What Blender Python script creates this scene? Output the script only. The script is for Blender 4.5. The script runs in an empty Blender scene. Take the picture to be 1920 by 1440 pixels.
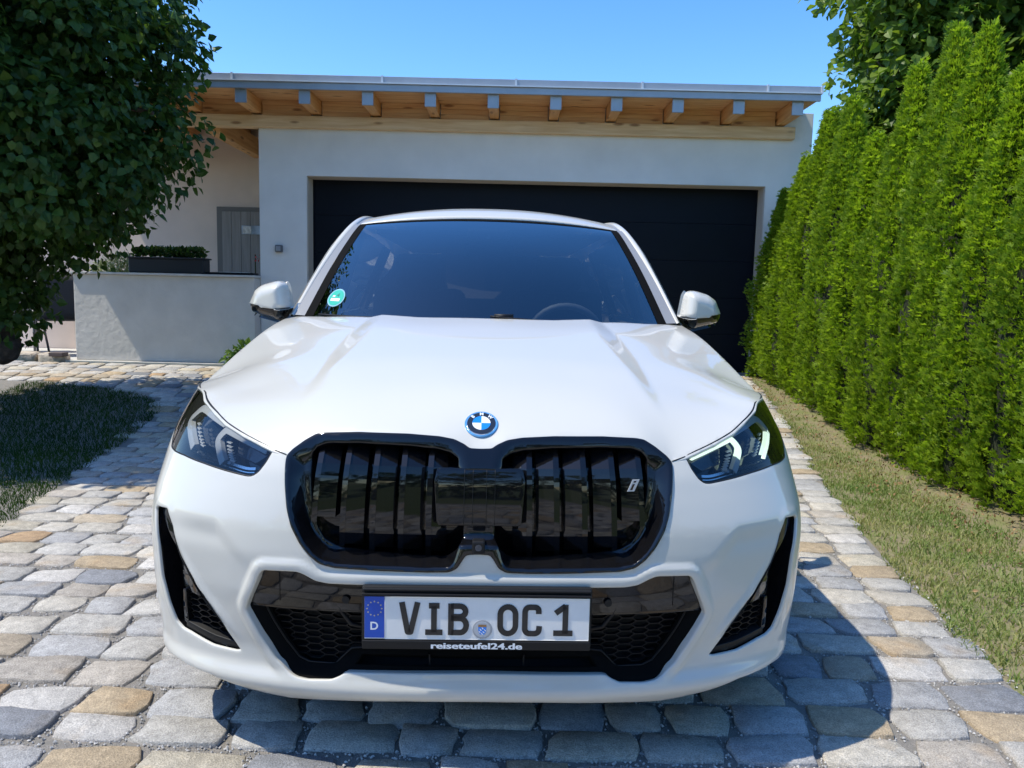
import bpy, bmesh, math, random
import numpy as np
from mathutils import Vector, Matrix
from mathutils.geometry import delaunay_2d_cdt
random.seed(7); RNG = np.random.default_rng(7)
rad = math.radians
scene = bpy.context.scene
COL = scene.collection

# ------------------------------------------------------------------ camera
PITCH, ROLL, EYE = rad(6.5), rad(1.34), 1.17
cam_data = bpy.data.cameras.new('camera'); cam_data.sensor_width = 36.0
cam_data.lens = 36.0 * 1444.0 / 1920.0
cam_data.clip_start = 0.05; cam_data.clip_end = 2000.0
cam = bpy.data.objects.new('camera', cam_data); COL.objects.link(cam)
_f = Vector((0, math.cos(PITCH), -math.sin(PITCH))); _d = Vector((0, -math.sin(PITCH), -math.cos(PITCH))); _r = Vector((1, 0, 0))
_ex = math.cos(ROLL) * _r - math.sin(ROLL) * _d; _ey = math.sin(ROLL) * _r + math.cos(ROLL) * _d
m3 = Matrix((_ex, -_ey, -_f)).transposed()
cam.matrix_world = Matrix.Translation((0, 0, EYE)) @ m3.to_4x4()
scene.camera = cam

# ------------------------------------------------------------------ sky and sun
SUN_EL, SUN_FRONT = rad(61.0), rad(13.0)         # from the left, a little in front of the garage wall
sun_dir = Vector((-math.cos(SUN_EL) * math.cos(SUN_FRONT), -math.cos(SUN_EL) * math.sin(SUN_FRONT), math.sin(SUN_EL)))
world = bpy.data.worlds.new('World'); scene.world = world; world.use_nodes = True
wn = world.node_tree.nodes; wl = world.node_tree.links
bg = wn['Background']; sky = wn.new('ShaderNodeTexSky'); sky.sky_type = 'NISHITA'; sky.sun_disc = False
sky.sun_elevation = SUN_EL; sky.sun_rotation = math.atan2(sun_dir.x, sun_dir.y)
sky.air_density = 1.0; sky.dust_density = 0.3; sky.ozone_density = 2.5; sky.altitude = 300
sat = wn.new('ShaderNodeHueSaturation'); sat.inputs['Saturation'].default_value = 1.3; sat.inputs['Hue'].default_value = .505      # the deep clear blue of the day
wl.new(sky.outputs[0], sat.inputs['Color']); wl.new(sat.outputs[0], bg.inputs[0]); bg.inputs[1].default_value = 0.14
sun_data = bpy.data.lights.new('sun', 'SUN'); sun_data.energy = 2.75; sun_data.angle = rad(0.53); sun_data.color = (1.0, .94, .80)
sun = bpy.data.objects.new('sun', sun_data); COL.objects.link(sun)
sun.rotation_euler = sun_dir.to_track_quat('Z', 'Y').to_euler(); sun.location = (-6, 0, 12)
scene.view_settings.view_transform = 'Standard'; scene.view_settings.look = 'None'
scene.view_settings.exposure = 1.0; scene.view_settings.gamma = 1.0
scene.render.engine = 'CYCLES'
scene.cycles.max_bounces = 6; scene.cycles.diffuse_bounces = 3; scene.cycles.glossy_bounces = 4; scene.cycles.transparent_max_bounces = 10

# ------------------------------------------------------------------ materials
def new_mat(name):
    m = bpy.data.materials.new(name); m.use_nodes = True
    nt = m.node_tree; return m, nt, nt.nodes['Principled BSDF']
def node(nt, t, **kw):
    n = nt.nodes.new(t)
    for k, v in kw.items(): setattr(n, k, v)
    return n
def pmat(name, col, rough=.5, metal=0., coat=0., noise=0., nscale=20., bump=0., bscale=80., bdist=.003, spec=.5, emis=None, estr=0., coatr=.03, ior=1.5, ndetail=4.):
    m, nt, b = new_mat(name)
    b.inputs['Base Color'].default_value = (*col, 1); b.inputs['Roughness'].default_value = rough
    b.inputs['Metallic'].default_value = metal; b.inputs['Coat Weight'].default_value = coat; b.inputs['Coat Roughness'].default_value = coatr
    b.inputs['Specular IOR Level'].default_value = spec; b.inputs['IOR'].default_value = ior
    if emis: b.inputs['Emission Color'].default_value = (*emis, 1); b.inputs['Emission Strength'].default_value = estr
    if noise or bump:
        tc = node(nt, 'ShaderNodeTexCoord')
    if noise:
        n = node(nt, 'ShaderNodeTexNoise'); n.inputs['Scale'].default_value = nscale; n.inputs['Detail'].default_value = ndetail
        nt.links.new(tc.outputs['Object'], n.inputs['Vector'])
        r = node(nt, 'ShaderNodeMapRange'); r.inputs[1].default_value = .3; r.inputs[2].default_value = .7
        r.inputs[3].default_value = 1 - noise; r.inputs[4].default_value = 1 + noise
        nt.links.new(n.outputs[0], r.inputs[0])
        mx = node(nt, 'ShaderNodeVectorMath', operation='SCALE'); mx.inputs[0].default_value = col
        nt.links.new(r.outputs[0], mx.inputs['Scale']); nt.links.new(mx.outputs[0], b.inputs['Base Color'])
    if bump:
        n = node(nt, 'ShaderNodeTexNoise'); n.inputs['Scale'].default_value = bscale; n.inputs['Detail'].default_value = 6
        nt.links.new(tc.outputs['Object'], n.inputs['Vector'])
        bp = node(nt, 'ShaderNodeBump'); bp.inputs['Strength'].default_value = bump; bp.inputs['Distance'].default_value = bdist
        nt.links.new(n.outputs[0], bp.inputs['Height']); nt.links.new(bp.outputs[0], b.inputs['Normal'])
    return m
def leaf_mat(name, c1, c2, c3, trans=.35, rough=.45, scale=3., hue_attr=True, spec=.5):
    """leaf: colour varies clump by clump and leaf by leaf (attribute 'tone'), part of the light passes through"""
    m, nt, b = new_mat(name)
    at = node(nt, 'ShaderNodeAttribute', attribute_name='tone')
    cr = node(nt, 'ShaderNodeValToRGB'); e = cr.color_ramp.elements
    e[0].position = 0; e[0].color = (*c1, 1); e[1].position = 1; e[1].color = (*c3, 1)
    k = cr.color_ramp.elements.new(.5); k.color = (*c2, 1)
    nt.links.new(at.outputs['Fac'], cr.inputs[0]); nt.links.new(cr.outputs[0], b.inputs['Base Color'])
    b.inputs['Roughness'].default_value = rough; b.inputs['Specular IOR Level'].default_value = spec
    tr = node(nt, 'ShaderNodeBsdfTranslucent'); mix = node(nt, 'ShaderNodeMixShader'); mix.inputs[0].default_value = trans
    g = node(nt, 'ShaderNodeMix', data_type='RGBA', blend_type='MULTIPLY'); g.inputs[0].default_value = 1
    nt.links.new(cr.outputs[0], g.inputs[6]); g.inputs[7].default_value = (1.5, 1.6, .7, 1)
    nt.links.new(g.outputs[2], tr.inputs[0])
    out = nt.nodes['Material Output']
    nt.links.new(b.outputs[0], mix.inputs[1]); nt.links.new(tr.outputs[0], mix.inputs[2]); nt.links.new(mix.outputs[0], out.inputs[0])
    return m
def glass_mat(name, tint, ior=1.5, gloss_boost=1.0):
    """thin pane: Fresnel mirror over tinted clear pane"""
    m, nt, b = new_mat(name); nt.nodes.remove(b)
    tr = node(nt, 'ShaderNodeBsdfTransparent'); tr.inputs[0].default_value = (*tint, 1)
    gl = node(nt, 'ShaderNodeBsdfGlossy'); gl.inputs['Roughness'].default_value = .004
    fr = node(nt, 'ShaderNodeFresnel'); fr.inputs[0].default_value = ior
    mu = node(nt, 'ShaderNodeMath', operation='MULTIPLY'); mu.inputs[1].default_value = gloss_boost; mu.use_clamp = True
    nt.links.new(fr.outputs[0], mu.inputs[0])
    mx = node(nt, 'ShaderNodeMixShader'); nt.links.new(mu.outputs[0], mx.inputs[0])
    nt.links.new(tr.outputs[0], mx.inputs[1]); nt.links.new(gl.outputs[0], mx.inputs[2])
    nt.links.new(mx.outputs[0], nt.nodes['Material Output'].inputs[0])
    return m
def wood_mat(name, c1, c2, axis='X', knots=True):
    m, nt, b = new_mat(name)
    tc = node(nt, 'ShaderNodeTexCoord'); mp = node(nt, 'ShaderNodeMapping')
    sc = {'X': (.9, 12, 12), 'Y': (12, .9, 12), 'Z': (12, 12, .9)}[axis]; mp.inputs['Scale'].default_value = sc
    oi = node(nt, 'ShaderNodeObjectInfo'); ad = node(nt, 'ShaderNodeVectorMath', operation='ADD')
    nt.links.new(tc.outputs['Object'], ad.inputs[0])
    cb = node(nt, 'ShaderNodeCombineXYZ'); ml = node(nt, 'ShaderNodeMath', operation='MULTIPLY'); ml.inputs[1].default_value = 40
    nt.links.new(oi.outputs['Random'], ml.inputs[0])
    for i in range(3): nt.links.new(ml.outputs[0], cb.inputs[i])
    nt.links.new(cb.outputs[0], ad.inputs[1]); nt.links.new(ad.outputs[0], mp.inputs[0])
    n = node(nt, 'ShaderNodeTexNoise'); n.inputs['Scale'].default_value = 2.2; n.inputs['Detail'].default_value = 7; n.inputs['Distortion'].default_value = .6
    nt.links.new(mp.outputs[0], n.inputs['Vector'])
    cr = node(nt, 'ShaderNodeValToRGB'); e = cr.color_ramp.elements
    e[0].position = .3; e[0].color = (*c1, 1); e[1].position = .7; e[1].color = (*c2, 1)
    nt.links.new(n.outputs[0], cr.inputs[0]); last = cr.outputs[0]
    if knots:
        v = node(nt, 'ShaderNodeTexVoronoi'); mp2 = node(nt, 'ShaderNodeMapping')
        s2 = {'X': (2.6, 9, 9), 'Y': (9, 2.6, 9), 'Z': (9, 9, 2.6)}[axis]; mp2.inputs['Scale'].default_value = s2
        nt.links.new(ad.outputs[0], mp2.inputs[0]); nt.links.new(mp2.outputs[0], v.inputs['Vector']); v.inputs['Scale'].default_value = 1.
        r2 = node(nt, 'ShaderNodeMapRange'); r2.inputs[1].default_value = .10; r2.inputs[2].default_value = .20; r2.inputs[3].default_value = .85; r2.inputs[4].default_value = 0
        nt.links.new(v.outputs['Distance'], r2.inputs[0])
        mx = node(nt, 'ShaderNodeMix', data_type='RGBA'); nt.links.new(r2.outputs[0], mx.inputs[0]); nt.links.new(last, mx.inputs[6])
        mx.inputs[7].default_value = (c1[0] * .45, c1[1] * .35, c1[2] * .3, 1); last = mx.outputs[2]
    nt.links.new(last, b.inputs['Base Color']); b.inputs['Roughness'].default_value = .6
    bp = node(nt, 'ShaderNodeBump'); bp.inputs['Strength'].default_value = .25; bp.inputs['Distance'].default_value = .002
    nt.links.new(n.outputs[0], bp.inputs['Height']); nt.links.new(bp.outputs[0], b.inputs['Normal'])
    return m

# ------------------------------------------------------------------ object helpers
def mesh_obj(name, V, Fc, mat=None, parent=None, smooth=False, flip_to=None):
    me = bpy.data.meshes.new(name)
    me.from_pydata([tuple(map(float, v)) for v in V], [], [tuple(map(int, f)) for f in Fc])
    if mat: me.materials.append(mat)
    me.update()
    if smooth: me.polygons.foreach_set('use_smooth', [True] * len(me.polygons))
    o = bpy.data.objects.new(name, me); COL.objects.link(o)
    if parent: o.parent = parent
    return o
def bm_obj(name, bm, mat=None, parent=None, smooth=False, merge=None, recalc=True):
    if merge: bmesh.ops.remove_doubles(bm, verts=bm.verts, dist=merge)
    if recalc: bmesh.ops.recalc_face_normals(bm, faces=bm.faces)
    me = bpy.data.meshes.new(name); bm.to_mesh(me); bm.free()
    if mat: me.materials.append(mat)
    if smooth: me.polygons.foreach_set('use_smooth', [True] * len(me.polygons))
    o = bpy.data.objects.new(name, me); COL.objects.link(o)
    if parent: o.parent = parent
    return o
def empty(name, loc=(0, 0, 0), rz=0.):
    o = bpy.data.objects.new(name, None); COL.objects.link(o); o.location = loc; o.rotation_euler = (0, 0, rz); o.empty_display_size = .2
    return o
def tag(o, label=None, cat=None, group=None, kind=None):
    if label: o['label'] = label
    if cat: o['category'] = cat
    if group: o['group'] = group
    if kind: o['kind'] = kind
    return o
def add_box(bm, c, s, rot=None, bev=0., seg=2):
    """box of size s at centre c, optional 3x3 rotation, bevelled edges"""
    r = bmesh.ops.create_cube(bm, size=1.0); vs = r['verts']
    M = Matrix.Translation(c) @ (rot.to_4x4() if rot else Matrix.Identity(4)) @ Matrix.Diagonal((*s, 1))
    bmesh.ops.transform(bm, matrix=M, verts=vs)
    if bev:
        es = list({e for v in vs for e in v.link_edges})
        bmesh.ops.bevel(bm, geom=es, offset=bev, segments=seg, affect='EDGES', profile=.5)
def box(name, c, s, mat, parent=None, rot=None, bev=0., seg=2, smooth=False):
    bm = bmesh.new(); add_box(bm, c, s, rot, bev, seg); return bm_obj(name, bm, mat, parent, smooth)
def add_tube(bm, pts, r, n=8, caps=True):
    pts = [Vector(p) for p in pts]; rr = r if hasattr(r, '__len__') else [r] * len(pts); rings = []
    for i, p in enumerate(pts):
        t = (pts[min(i + 1, len(pts) - 1)] - pts[max(i - 1, 0)]).normalized()
        a = t.orthogonal().normalized() if i == 0 else (pa - t * pa.dot(t)).normalized()
        pa = a; b = t.cross(a)
        rings.append([bm.verts.new(p + (a * math.cos(2 * math.pi * k / n) + b * math.sin(2 * math.pi * k / n)) * rr[i]) for k in range(n)])
    for i in range(len(rings) - 1):
        for k in range(n): bm.faces.new((rings[i][k], rings[i][(k + 1) % n], rings[i + 1][(k + 1) % n], rings[i + 1][k]))
    if caps:
        bm.faces.new(rings[0][::-1]); bm.faces.new(rings[-1])
def tube(name, pts, r, mat, parent=None, n=8):
    bm = bmesh.new(); add_tube(bm, pts, r, n); return bm_obj(name, bm, mat, parent, True)
def grid_obj(name, P, mat, parent=None, smooth=True, thick=0.):
    """P: array (rows, cols, 3)"""
    P = np.asarray(P, float); r, c = P.shape[:2]
    Fc = [(i * c + j, i * c + j + 1, (i + 1) * c + j + 1, (i + 1) * c + j) for i in range(r - 1) for j in range(c - 1)]
    o = mesh_obj(name, P.reshape(-1, 3), Fc, mat, parent, smooth)
    if thick:
        md = o.modifiers.new('thick', 'SOLIDIFY'); md.thickness = thick; md.offset = 0
    return o
def catmull(P, n):
    P = np.asarray(P, float); k = len(P); t = np.linspace(0, k - 1, n); out = []
    for x in t:
        i = min(int(x), k - 2); f = x - i
        p0, p1, p2, p3 = P[max(i - 1, 0)], P[i], P[i + 1], P[min(i + 2, k - 1)]
        out.append(.5 * (2 * p1 + (p2 - p0) * f + (2 * p0 - 5 * p1 + 4 * p2 - p3) * f * f + (3 * p1 - p0 - 3 * p2 + p3) * f ** 3))
    return np.array(out)
def text_mesh(body, size, extrude=.0, offset=0., spacing=1.0, align='CENTER'):
    """the letters of a word as (verts, faces) in the XY plane"""
    cu = bpy.data.curves.new('lettering', 'FONT'); cu.body = body; cu.size = size; cu.extrude = extrude; cu.offset = offset
    cu.space_character = spacing; cu.align_x = align; cu.align_y = 'CENTER'; cu.resolution_u = 4
    o = bpy.data.objects.new('lettering', cu); COL.objects.link(o)
    dg = bpy.context.evaluated_depsgraph_get(); me = bpy.data.meshes.new_from_object(o.evaluated_get(dg))
    V = np.array([v.co[:] for v in me.vertices]); Fc = [tuple(p.vertices) for p in me.polygons]
    bpy.data.objects.remove(o); bpy.data.curves.remove(cu); bpy.data.meshes.remove(me)
    return V, Fc
# ---- outlines of the car's nose: (metres round the nose from its centre, height)
TR = {
  'headlight': [(.856,.8848),(.8188,.8713),(.7366,.8494),(.6799,.8305),(.6053,.8108),(.5427,.7945),(.5127,.7862),(.5241,.757),(.5386,.7347),(.5529,.7245),(.567,.7224),(.63,.7276),(.708,.735),(.7993,.7407),(.8636,.7405),(.9101,.7431),(.9205,.7502)],
  'grille_outer': [(.0023,.8051),(.0275,.8061),(.0413,.8149),(.0658,.825),(.1022,.8306),(.1815,.8346),(.3034,.8345),(.3906,.8298),(.4113,.8261),(.4355,.811),(.4614,.7899),(.472,.7769),(.4721,.7651),(.4634,.7125),(.4518,.6592),(.4384,.622),(.416,.584),(.392,.5567),(.3688,.5388),(.3342,.531),(.2199,.5276),(.1179,.5263),(.0669,.5279),(.05,.5373),(.0363,.5612),(.0279,.571),(.0031,.5727)],
  'grille_inner': [(.0511,.7638),(.0497,.7868),(.0724,.8013),(.1052,.8087),(.1785,.8139),(.2991,.8159),(.3759,.8127),(.4022,.8033),(.4129,.7866),(.4034,.7163),(.3926,.6628),(.3795,.6218),(.3608,.5945),(.3301,.5785),(.2205,.5723),(.1194,.5658),(.0701,.5666),(.0482,.582),(.0316,.6134)],
  'intake': [(.0045,.4965),(.2774,.4962),(.3466,.4963),(.3758,.5009),(.4046,.5164),(.4222,.522),(.5075,.5191),(.5209,.5043),(.5592,.4231),(.5658,.4064),(.5625,.3953),(.5314,.3309),(.4989,.2731),(.4679,.2421),(.4482,.2331),(.417,.2299),(.355,.2331),(.3308,.2423),(.3189,.2502),(.0084,.2534)],
  'vent': [(.899,.6047),(.8849,.6149),(.8205,.622),(.8128,.6167),(.7907,.5621),(.7671,.5108),(.6983,.4135),(.6451,.355),(.5886,.2814),(.607,.2758),(.6822,.2786),(.758,.2952),(.7935,.2996),(.8186,.3135),(.8423,.3639),(.8643,.4259),(.8719,.5111)],
  'bottom': [(.01,.1891),(.1706,.1873),(.3587,.1785),(.4806,.1699),(.5316,.1757),(.6084,.1892),(.6973,.2125),(.8415,.2188),(.9212,.2144),(.9758,.2357)],
  'radar': [(.1004,.763),(.1053,.7341),(.0963,.6379)],
  'drl_inner': [(.5319,.788),(.6032,.8068),(.6624,.8204),(.6739,.8218),(.6849,.814),(.6933,.7971),(.6794,.7768),(.6669,.7615),(.6554,.7496)],
  'drl_outer': [(.6879,.8339),(.7474,.8466),(.7948,.8552),(.8217,.8547),(.8453,.8392),(.8608,.8209),(.8319,.8002),(.8025,.7816),(.7837,.7687)],
  'chrome': [(.8001,.7525),(.7511,.7494),(.652,.7442),(.5876,.7369),(.558,.738)],
  'slat_in': [(.6529,.8047),(.6167,.7569)],
  'crease': [(.812,.6168),(.6438,.62),(.5574,.5494),(.5266,.5158)],
  'band_bot': [(.5556,.4097),(.5088,.4109),(.4043,.4117),(.3526,.4108),(.2707,.4105)],
  'mesh_edge': [(.527,.406),(.5059,.3622),(.4798,.3115),(.4489,.2696),(.4229,.2586),(.3547,.2579),(.3112,.3004),(.2754,.3048)],
  'fins': [(.363,.7291),(.3134,.7256),(.2437,.7282),(.1785,.7301),(.1147,.7316)],
  'vent_mesh': [(.7689,.4143),(.6848,.4124),(.6222,.3307),(.5861,.2766),(.6318,.2712),(.7913,.2999)],
  'vent_blade': [(.7853,.5177),(.6848,.4124),(.7689,.4143),(.7869,.4166)],
}
ZK=[.12,.17,.20,.225,.25,.30,.36,.45,.55,.62,.68,.74,.80,.86,.92,.98,1.04,1.10]
WK=[.84,.880,.892,.899,.904,.910,.914,.917,.918,.917,.915,.911,.900,.882,.862,.846,.826,.79]
YK=[.08,.050,.026,.026,.050,.048,.032,.010,.000,.005,.017,.035,.068,.11,.17,.23,.3,.4]
DK=[.50,.49,.50,.52,.52,.52,.535,.57,.575,.58,.625,.65,.655,.67,.68,.68,.68,.68]
NK=[2.6,2.7,2.8,2.9,3.0,3.0,3.0,3.0,3.0,2.9,2.75,2.65,2.6,2.55,2.5,2.5,2.5,2.5]
_zt=np.arange(.10,1.12,.001)
def _sm(K,sg):
    v=np.interp(_zt,ZK,K); k=np.exp(-.5*(np.arange(-80,81)*.001/sg)**2); k/=k.sum()
    return np.convolve(np.pad(v,80,'edge'),k,'valid')
_W,_Y,_D,_N=_sm(WK,.02),_sm(YK,.011),_sm(DK,.024),_sm(NK,.024)
def wz(z): return np.interp(z,_zt,_W)
def y0(z): return np.interp(z,_zt,_Y)
def dz(z): return np.interp(z,_zt,_D)
def nz(z): return np.interp(z,_zt,_N)
_t=np.concatenate([np.linspace(0,.01,200),np.linspace(.01,math.pi/2-.01,4000)[1:],np.linspace(math.pi/2-.01,math.pi/2,400)[1:]])
_x=np.sin(_t)**(2/2.8); _b=np.clip(np.cos(_t),0,1)**(2/2.8)
_u=np.concatenate([[0],np.cumsum(np.hypot(np.diff(_x*.912),np.diff(.55*(1-_b))))]); ULEN=_u[-1]
def S(U,z):
    U=np.asarray(U,float); z=np.asarray(z,float)+0*U; s=np.where(U<0,-1.,1.); a=np.abs(U)
    n=nz(z); xn=np.where(a<ULEN,np.interp(a,_u,_x),1.)
    b=np.clip(1-xn**n,0,1)**(1/n)
    return np.stack([s*wz(z)*xn,dz(z)*(1-b)+y0(z)+np.maximum(0,a-ULEN),z],-1)
def invS(p):
    x,y,z=p; a=min(1.,abs(x)/wz(z)); n=nz(z); D=dz(z)
    if y-y0(z)>=D: return math.copysign(ULEN+(y-y0(z)-D),x)
    b=max(0.,D-(y-y0(z)))/D
    xn=a if a<.8 else (max(0,1-b**n))**(1/n)
    return math.copysign(np.interp(xn,_x,_u),x)
def g(p):
    x,y,z=p; n=nz(z); a=abs(x)/wz(z); b=max(0.,dz(z)-(y-y0(z)))/dz(z)
    return a**n+b**n-1

# ================================================================== THE CAR
# car frame: x to the right seen from the front, y back from the nose, z up
M_white = pmat('white_paint', (.57, .555, .505), rough=.35, coat=.8, coatr=.012, spec=.3)
M_gloss = pmat('gloss_black', (.005, .005, .006), rough=.035, spec=.55)
M_matte = pmat('black_plastic', (.008, .008, .009), rough=.5, spec=.3)
M_seal_ = pmat('window_seal', (.004, .004, .004), rough=.9, spec=.1)
M_rubber = pmat('rubber', (.018, .018, .018), rough=.8, noise=.2, nscale=60)
M_trim = pmat('pillar_trim', (.24, .245, .255), rough=.35)
M_chrome = pmat('chrome', (.75, .76, .78), rough=.12, metal=1.)
M_dark = pmat('dark_cavity', (.008, .008, .009), rough=.9)
M_cabin = pmat('cabin_grey', (.016, .017, .019), rough=.75, noise=.2)
M_glass = glass_mat('windscreen_glass', (.40, .44, .46), 1.52, 2.7)
M_sglass = glass_mat('side_glass', (.16, .17, .18), 1.52, 1.4)
M_lens = glass_mat('lamp_lens', (.86, .88, .88), 1.5, 1.25)
M_drl = pmat('light_guide_off', (.40, .41, .42), rough=.35, coat=.4)
M_drl_on = pmat('light_guide_on', (.7, .75, .7), rough=.35, emis=(.80, 1.0, .78), estr=.6)
M_proj = pmat('projector_lens', (.012, .02, .035), rough=.08, coat=1.)
M_rim = pmat('alloy', (.35, .35, .36), rough=.3, metal=.9)

CAR = tag(empty('parked_car', (-.069, 1.736, 0), .0286), 'white compact electric SUV with black grille parked nose first on the cobbled drive', 'car')
def sx_pts(P, s): P = np.array(P, float); P[..., 0] *= s; return P
def mir(p): return [(-a, b) for a, b in p]
def sym(half):
    """half outline from centre to centre (positive side) -> closed symmetric outline"""
    h = [(max(a, 0.), b) for a, b in half]
    h[0] = (0., h[0][1]); h[-1] = (0., h[-1][1])
    return h + [(-a, b) for a, b in h[-2:0:-1]]
def dens(poly, cap, closed=True):
    out = []; n = len(poly)
    for i in range(n if closed else n - 1):
        a = np.array(poly[i], float); b = np.array(poly[(i + 1) % n], float); k = max(1, int(math.ceil(np.hypot(*(b - a)) / cap)))
        out += [tuple(a + (b - a) * j / k) for j in range(k)]
    if not closed: out.append(tuple(poly[-1]))
    return out
def chaikin(poly, it=2):
    for _ in range(it):
        o = []
        for i in range(len(poly)):
            a = np.array(poly[i]); b = np.array(poly[(i + 1) % len(poly)]); o += [tuple(a * .75 + b * .25), tuple(a * .25 + b * .75)]
        poly = o
    return poly
def rounded(poly, cap=.024, it=2, h=.010):
    p = chaikin(dens(poly, cap), it); return clean(dens(p, h), h * .45)
def clean(p, eps):
    o = []
    for q in p:
        if not o or math.hypot(q[0] - o[-1][0], q[1] - o[-1][1]) > eps: o.append(q)
    if math.hypot(o[0][0] - o[-1][0], o[0][1] - o[-1][1]) < eps: o.pop()
    return o
def area(p):
    a = np.array(p); return .5 * np.sum(a[:, 0] * np.roll(a[:, 1], -1) - np.roll(a[:, 0], -1) * a[:, 1])
def ccw(p): return p if area(p) > 0 else p[::-1]
def cw(p): return p if area(p) < 0 else p[::-1]
def inside(Q, poly):
    Q = np.asarray(Q, float); p = np.asarray(poly); r = np.zeros(len(Q), bool); x, y = Q[:, 0], Q[:, 1]
    for i in range(len(p)):
        x1, y1 = p[i]; x2, y2 = p[(i + 1) % len(p)]
        c = (y1 > y) != (y2 > y)
        if y1 != y2: r ^= c & (x < (x2 - x1) * (y - y1) / (y2 - y1) + x1)
    return r
def segdist(Q, poly, closed=True):
    Q = np.asarray(Q, float).reshape(-1, 2); A = np.asarray(poly, float); B = np.roll(A, -1, 0)
    if not closed: A, B = A[:-1], B[:-1]
    best = np.full(len(Q), 1e9)
    for a, b in zip(A, B):
        d = b - a; L2 = d @ d + 1e-12; t = np.clip(((Q - a) @ d) / L2, 0, 1)
        best = np.minimum(best, np.hypot(*(Q - a - t[:, None] * d).T))
    return best
def sstep(a, b, x):
    t = np.clip((x - a) / (b - a), 0, 1); return t * t * (3 - 2 * t)
def normals_of(fn, Q, eps=.002):
    Q = np.asarray(Q, float)
    du = fn(Q + [eps, 0]) - fn(Q - [eps, 0]); dv = fn(Q + [0, eps]) - fn(Q - [0, eps])
    n = np.cross(du, dv); n /= np.linalg.norm(n, axis=1)[:, None] + 1e-12
    c = fn(Q) - np.array([0, 1.6, .45]); s = np.sign(np.sum(n * c, 1)); s[s == 0] = 1
    return n * s[:, None]
def panel(name, outer, holes, fn, mat, parent, h=.012, rim=None, hole_rim=None, smooth=True, solid=0.):
    """sheet over a 2-D outline with holes, laid on the surface fn, edges rolled in by (radius, depth)"""
    outer = ccw(outer); holes = [cw(x) for x in holes]; loops = [outer] + holes
    A = np.array(outer); lo, hi = A.min(0), A.max(0)
    gx, gy = np.meshgrid(np.arange(lo[0] + h / 2, hi[0], h), np.arange(lo[1] + h / 2, hi[1], h * .87)); gx = gx + (np.arange(gx.shape[0]) % 2)[:, None] * h / 2
    Q = np.stack([gx.ravel(), gy.ravel()], 1); k = inside(Q, outer)
    for x in holes: k &= ~inside(Q, x)
    Q = Q[k]
    for x in loops:
        if len(Q): Q = Q[segdist(Q, x) > h * .45]
    P2 = []; E = []
    for x in loops:
        b = len(P2); P2 += list(x); E += [(b + i, b + (i + 1) % len(x)) for i in range(len(x))]
    nb = len(P2); P2 += [tuple(q) for q in Q]
    vo, eo, fo, ov, *_ = delaunay_2d_cdt([Vector((float(a), float(b))) for a, b in P2], E, [], 0, 1e-7)
    vo = np.array([(v.x, v.y) for v in vo]); F3 = np.array([f for f in fo if len(f) == 3])
    ct = vo[F3].mean(1); k = inside(ct, outer)
    for x in holes: k &= ~inside(ct, x)
    F3 = F3[k]; V3 = fn(vo); Fc = [tuple(f) for f in F3]
    bm = bmesh.new(); bv = [bm.verts.new(v) for v in V3]
    for f in Fc:
        try: bm.faces.new([bv[i] for i in f])
        except ValueError: pass
    for li, x in enumerate(loops):
        rm = (hole_rim[li - 1] if isinstance(hole_rim, list) else (hole_rim or rim)) if li else rim
        if not rm: continue
        r, depth = rm; X = np.array(x); tg = np.roll(X, -1, 0) - np.roll(X, 1, 0); tg /= np.linalg.norm(tg, axis=1)[:, None] + 1e-12
        T2 = np.stack([tg[:, 1], -tg[:, 0]], 1)
        P = fn(X); T = fn(X + T2 * .002) - P; T /= np.linalg.norm(T, axis=1)[:, None] + 1e-12
        N = normals_of(fn, X); T -= N * np.sum(N * T, 1)[:, None]
        rings = [P] + [P + T * r * math.sin(a) - N * r * (1 - math.cos(a)) for a in (rad(35), rad(68), rad(90))] + [P + T * r - N * (r + depth)]
        rv = [[bm.verts.new(p) for p in R] for R in rings]; n = len(x)
        for a, b in zip(rv[:-1], rv[1:]):
            for i in range(n): bm.faces.new((a[i], a[(i + 1) % n], b[(i + 1) % n], b[i]))
    bmesh.ops.remove_doubles(bm, verts=bm.verts, dist=1e-5)
    loose = [v for v in bm.verts if not v.link_faces]
    if loose: bmesh.ops.delete(bm, geom=loose, context='VERTS')
    o = bm_obj(name, bm, mat, parent, smooth)
    return o

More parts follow.
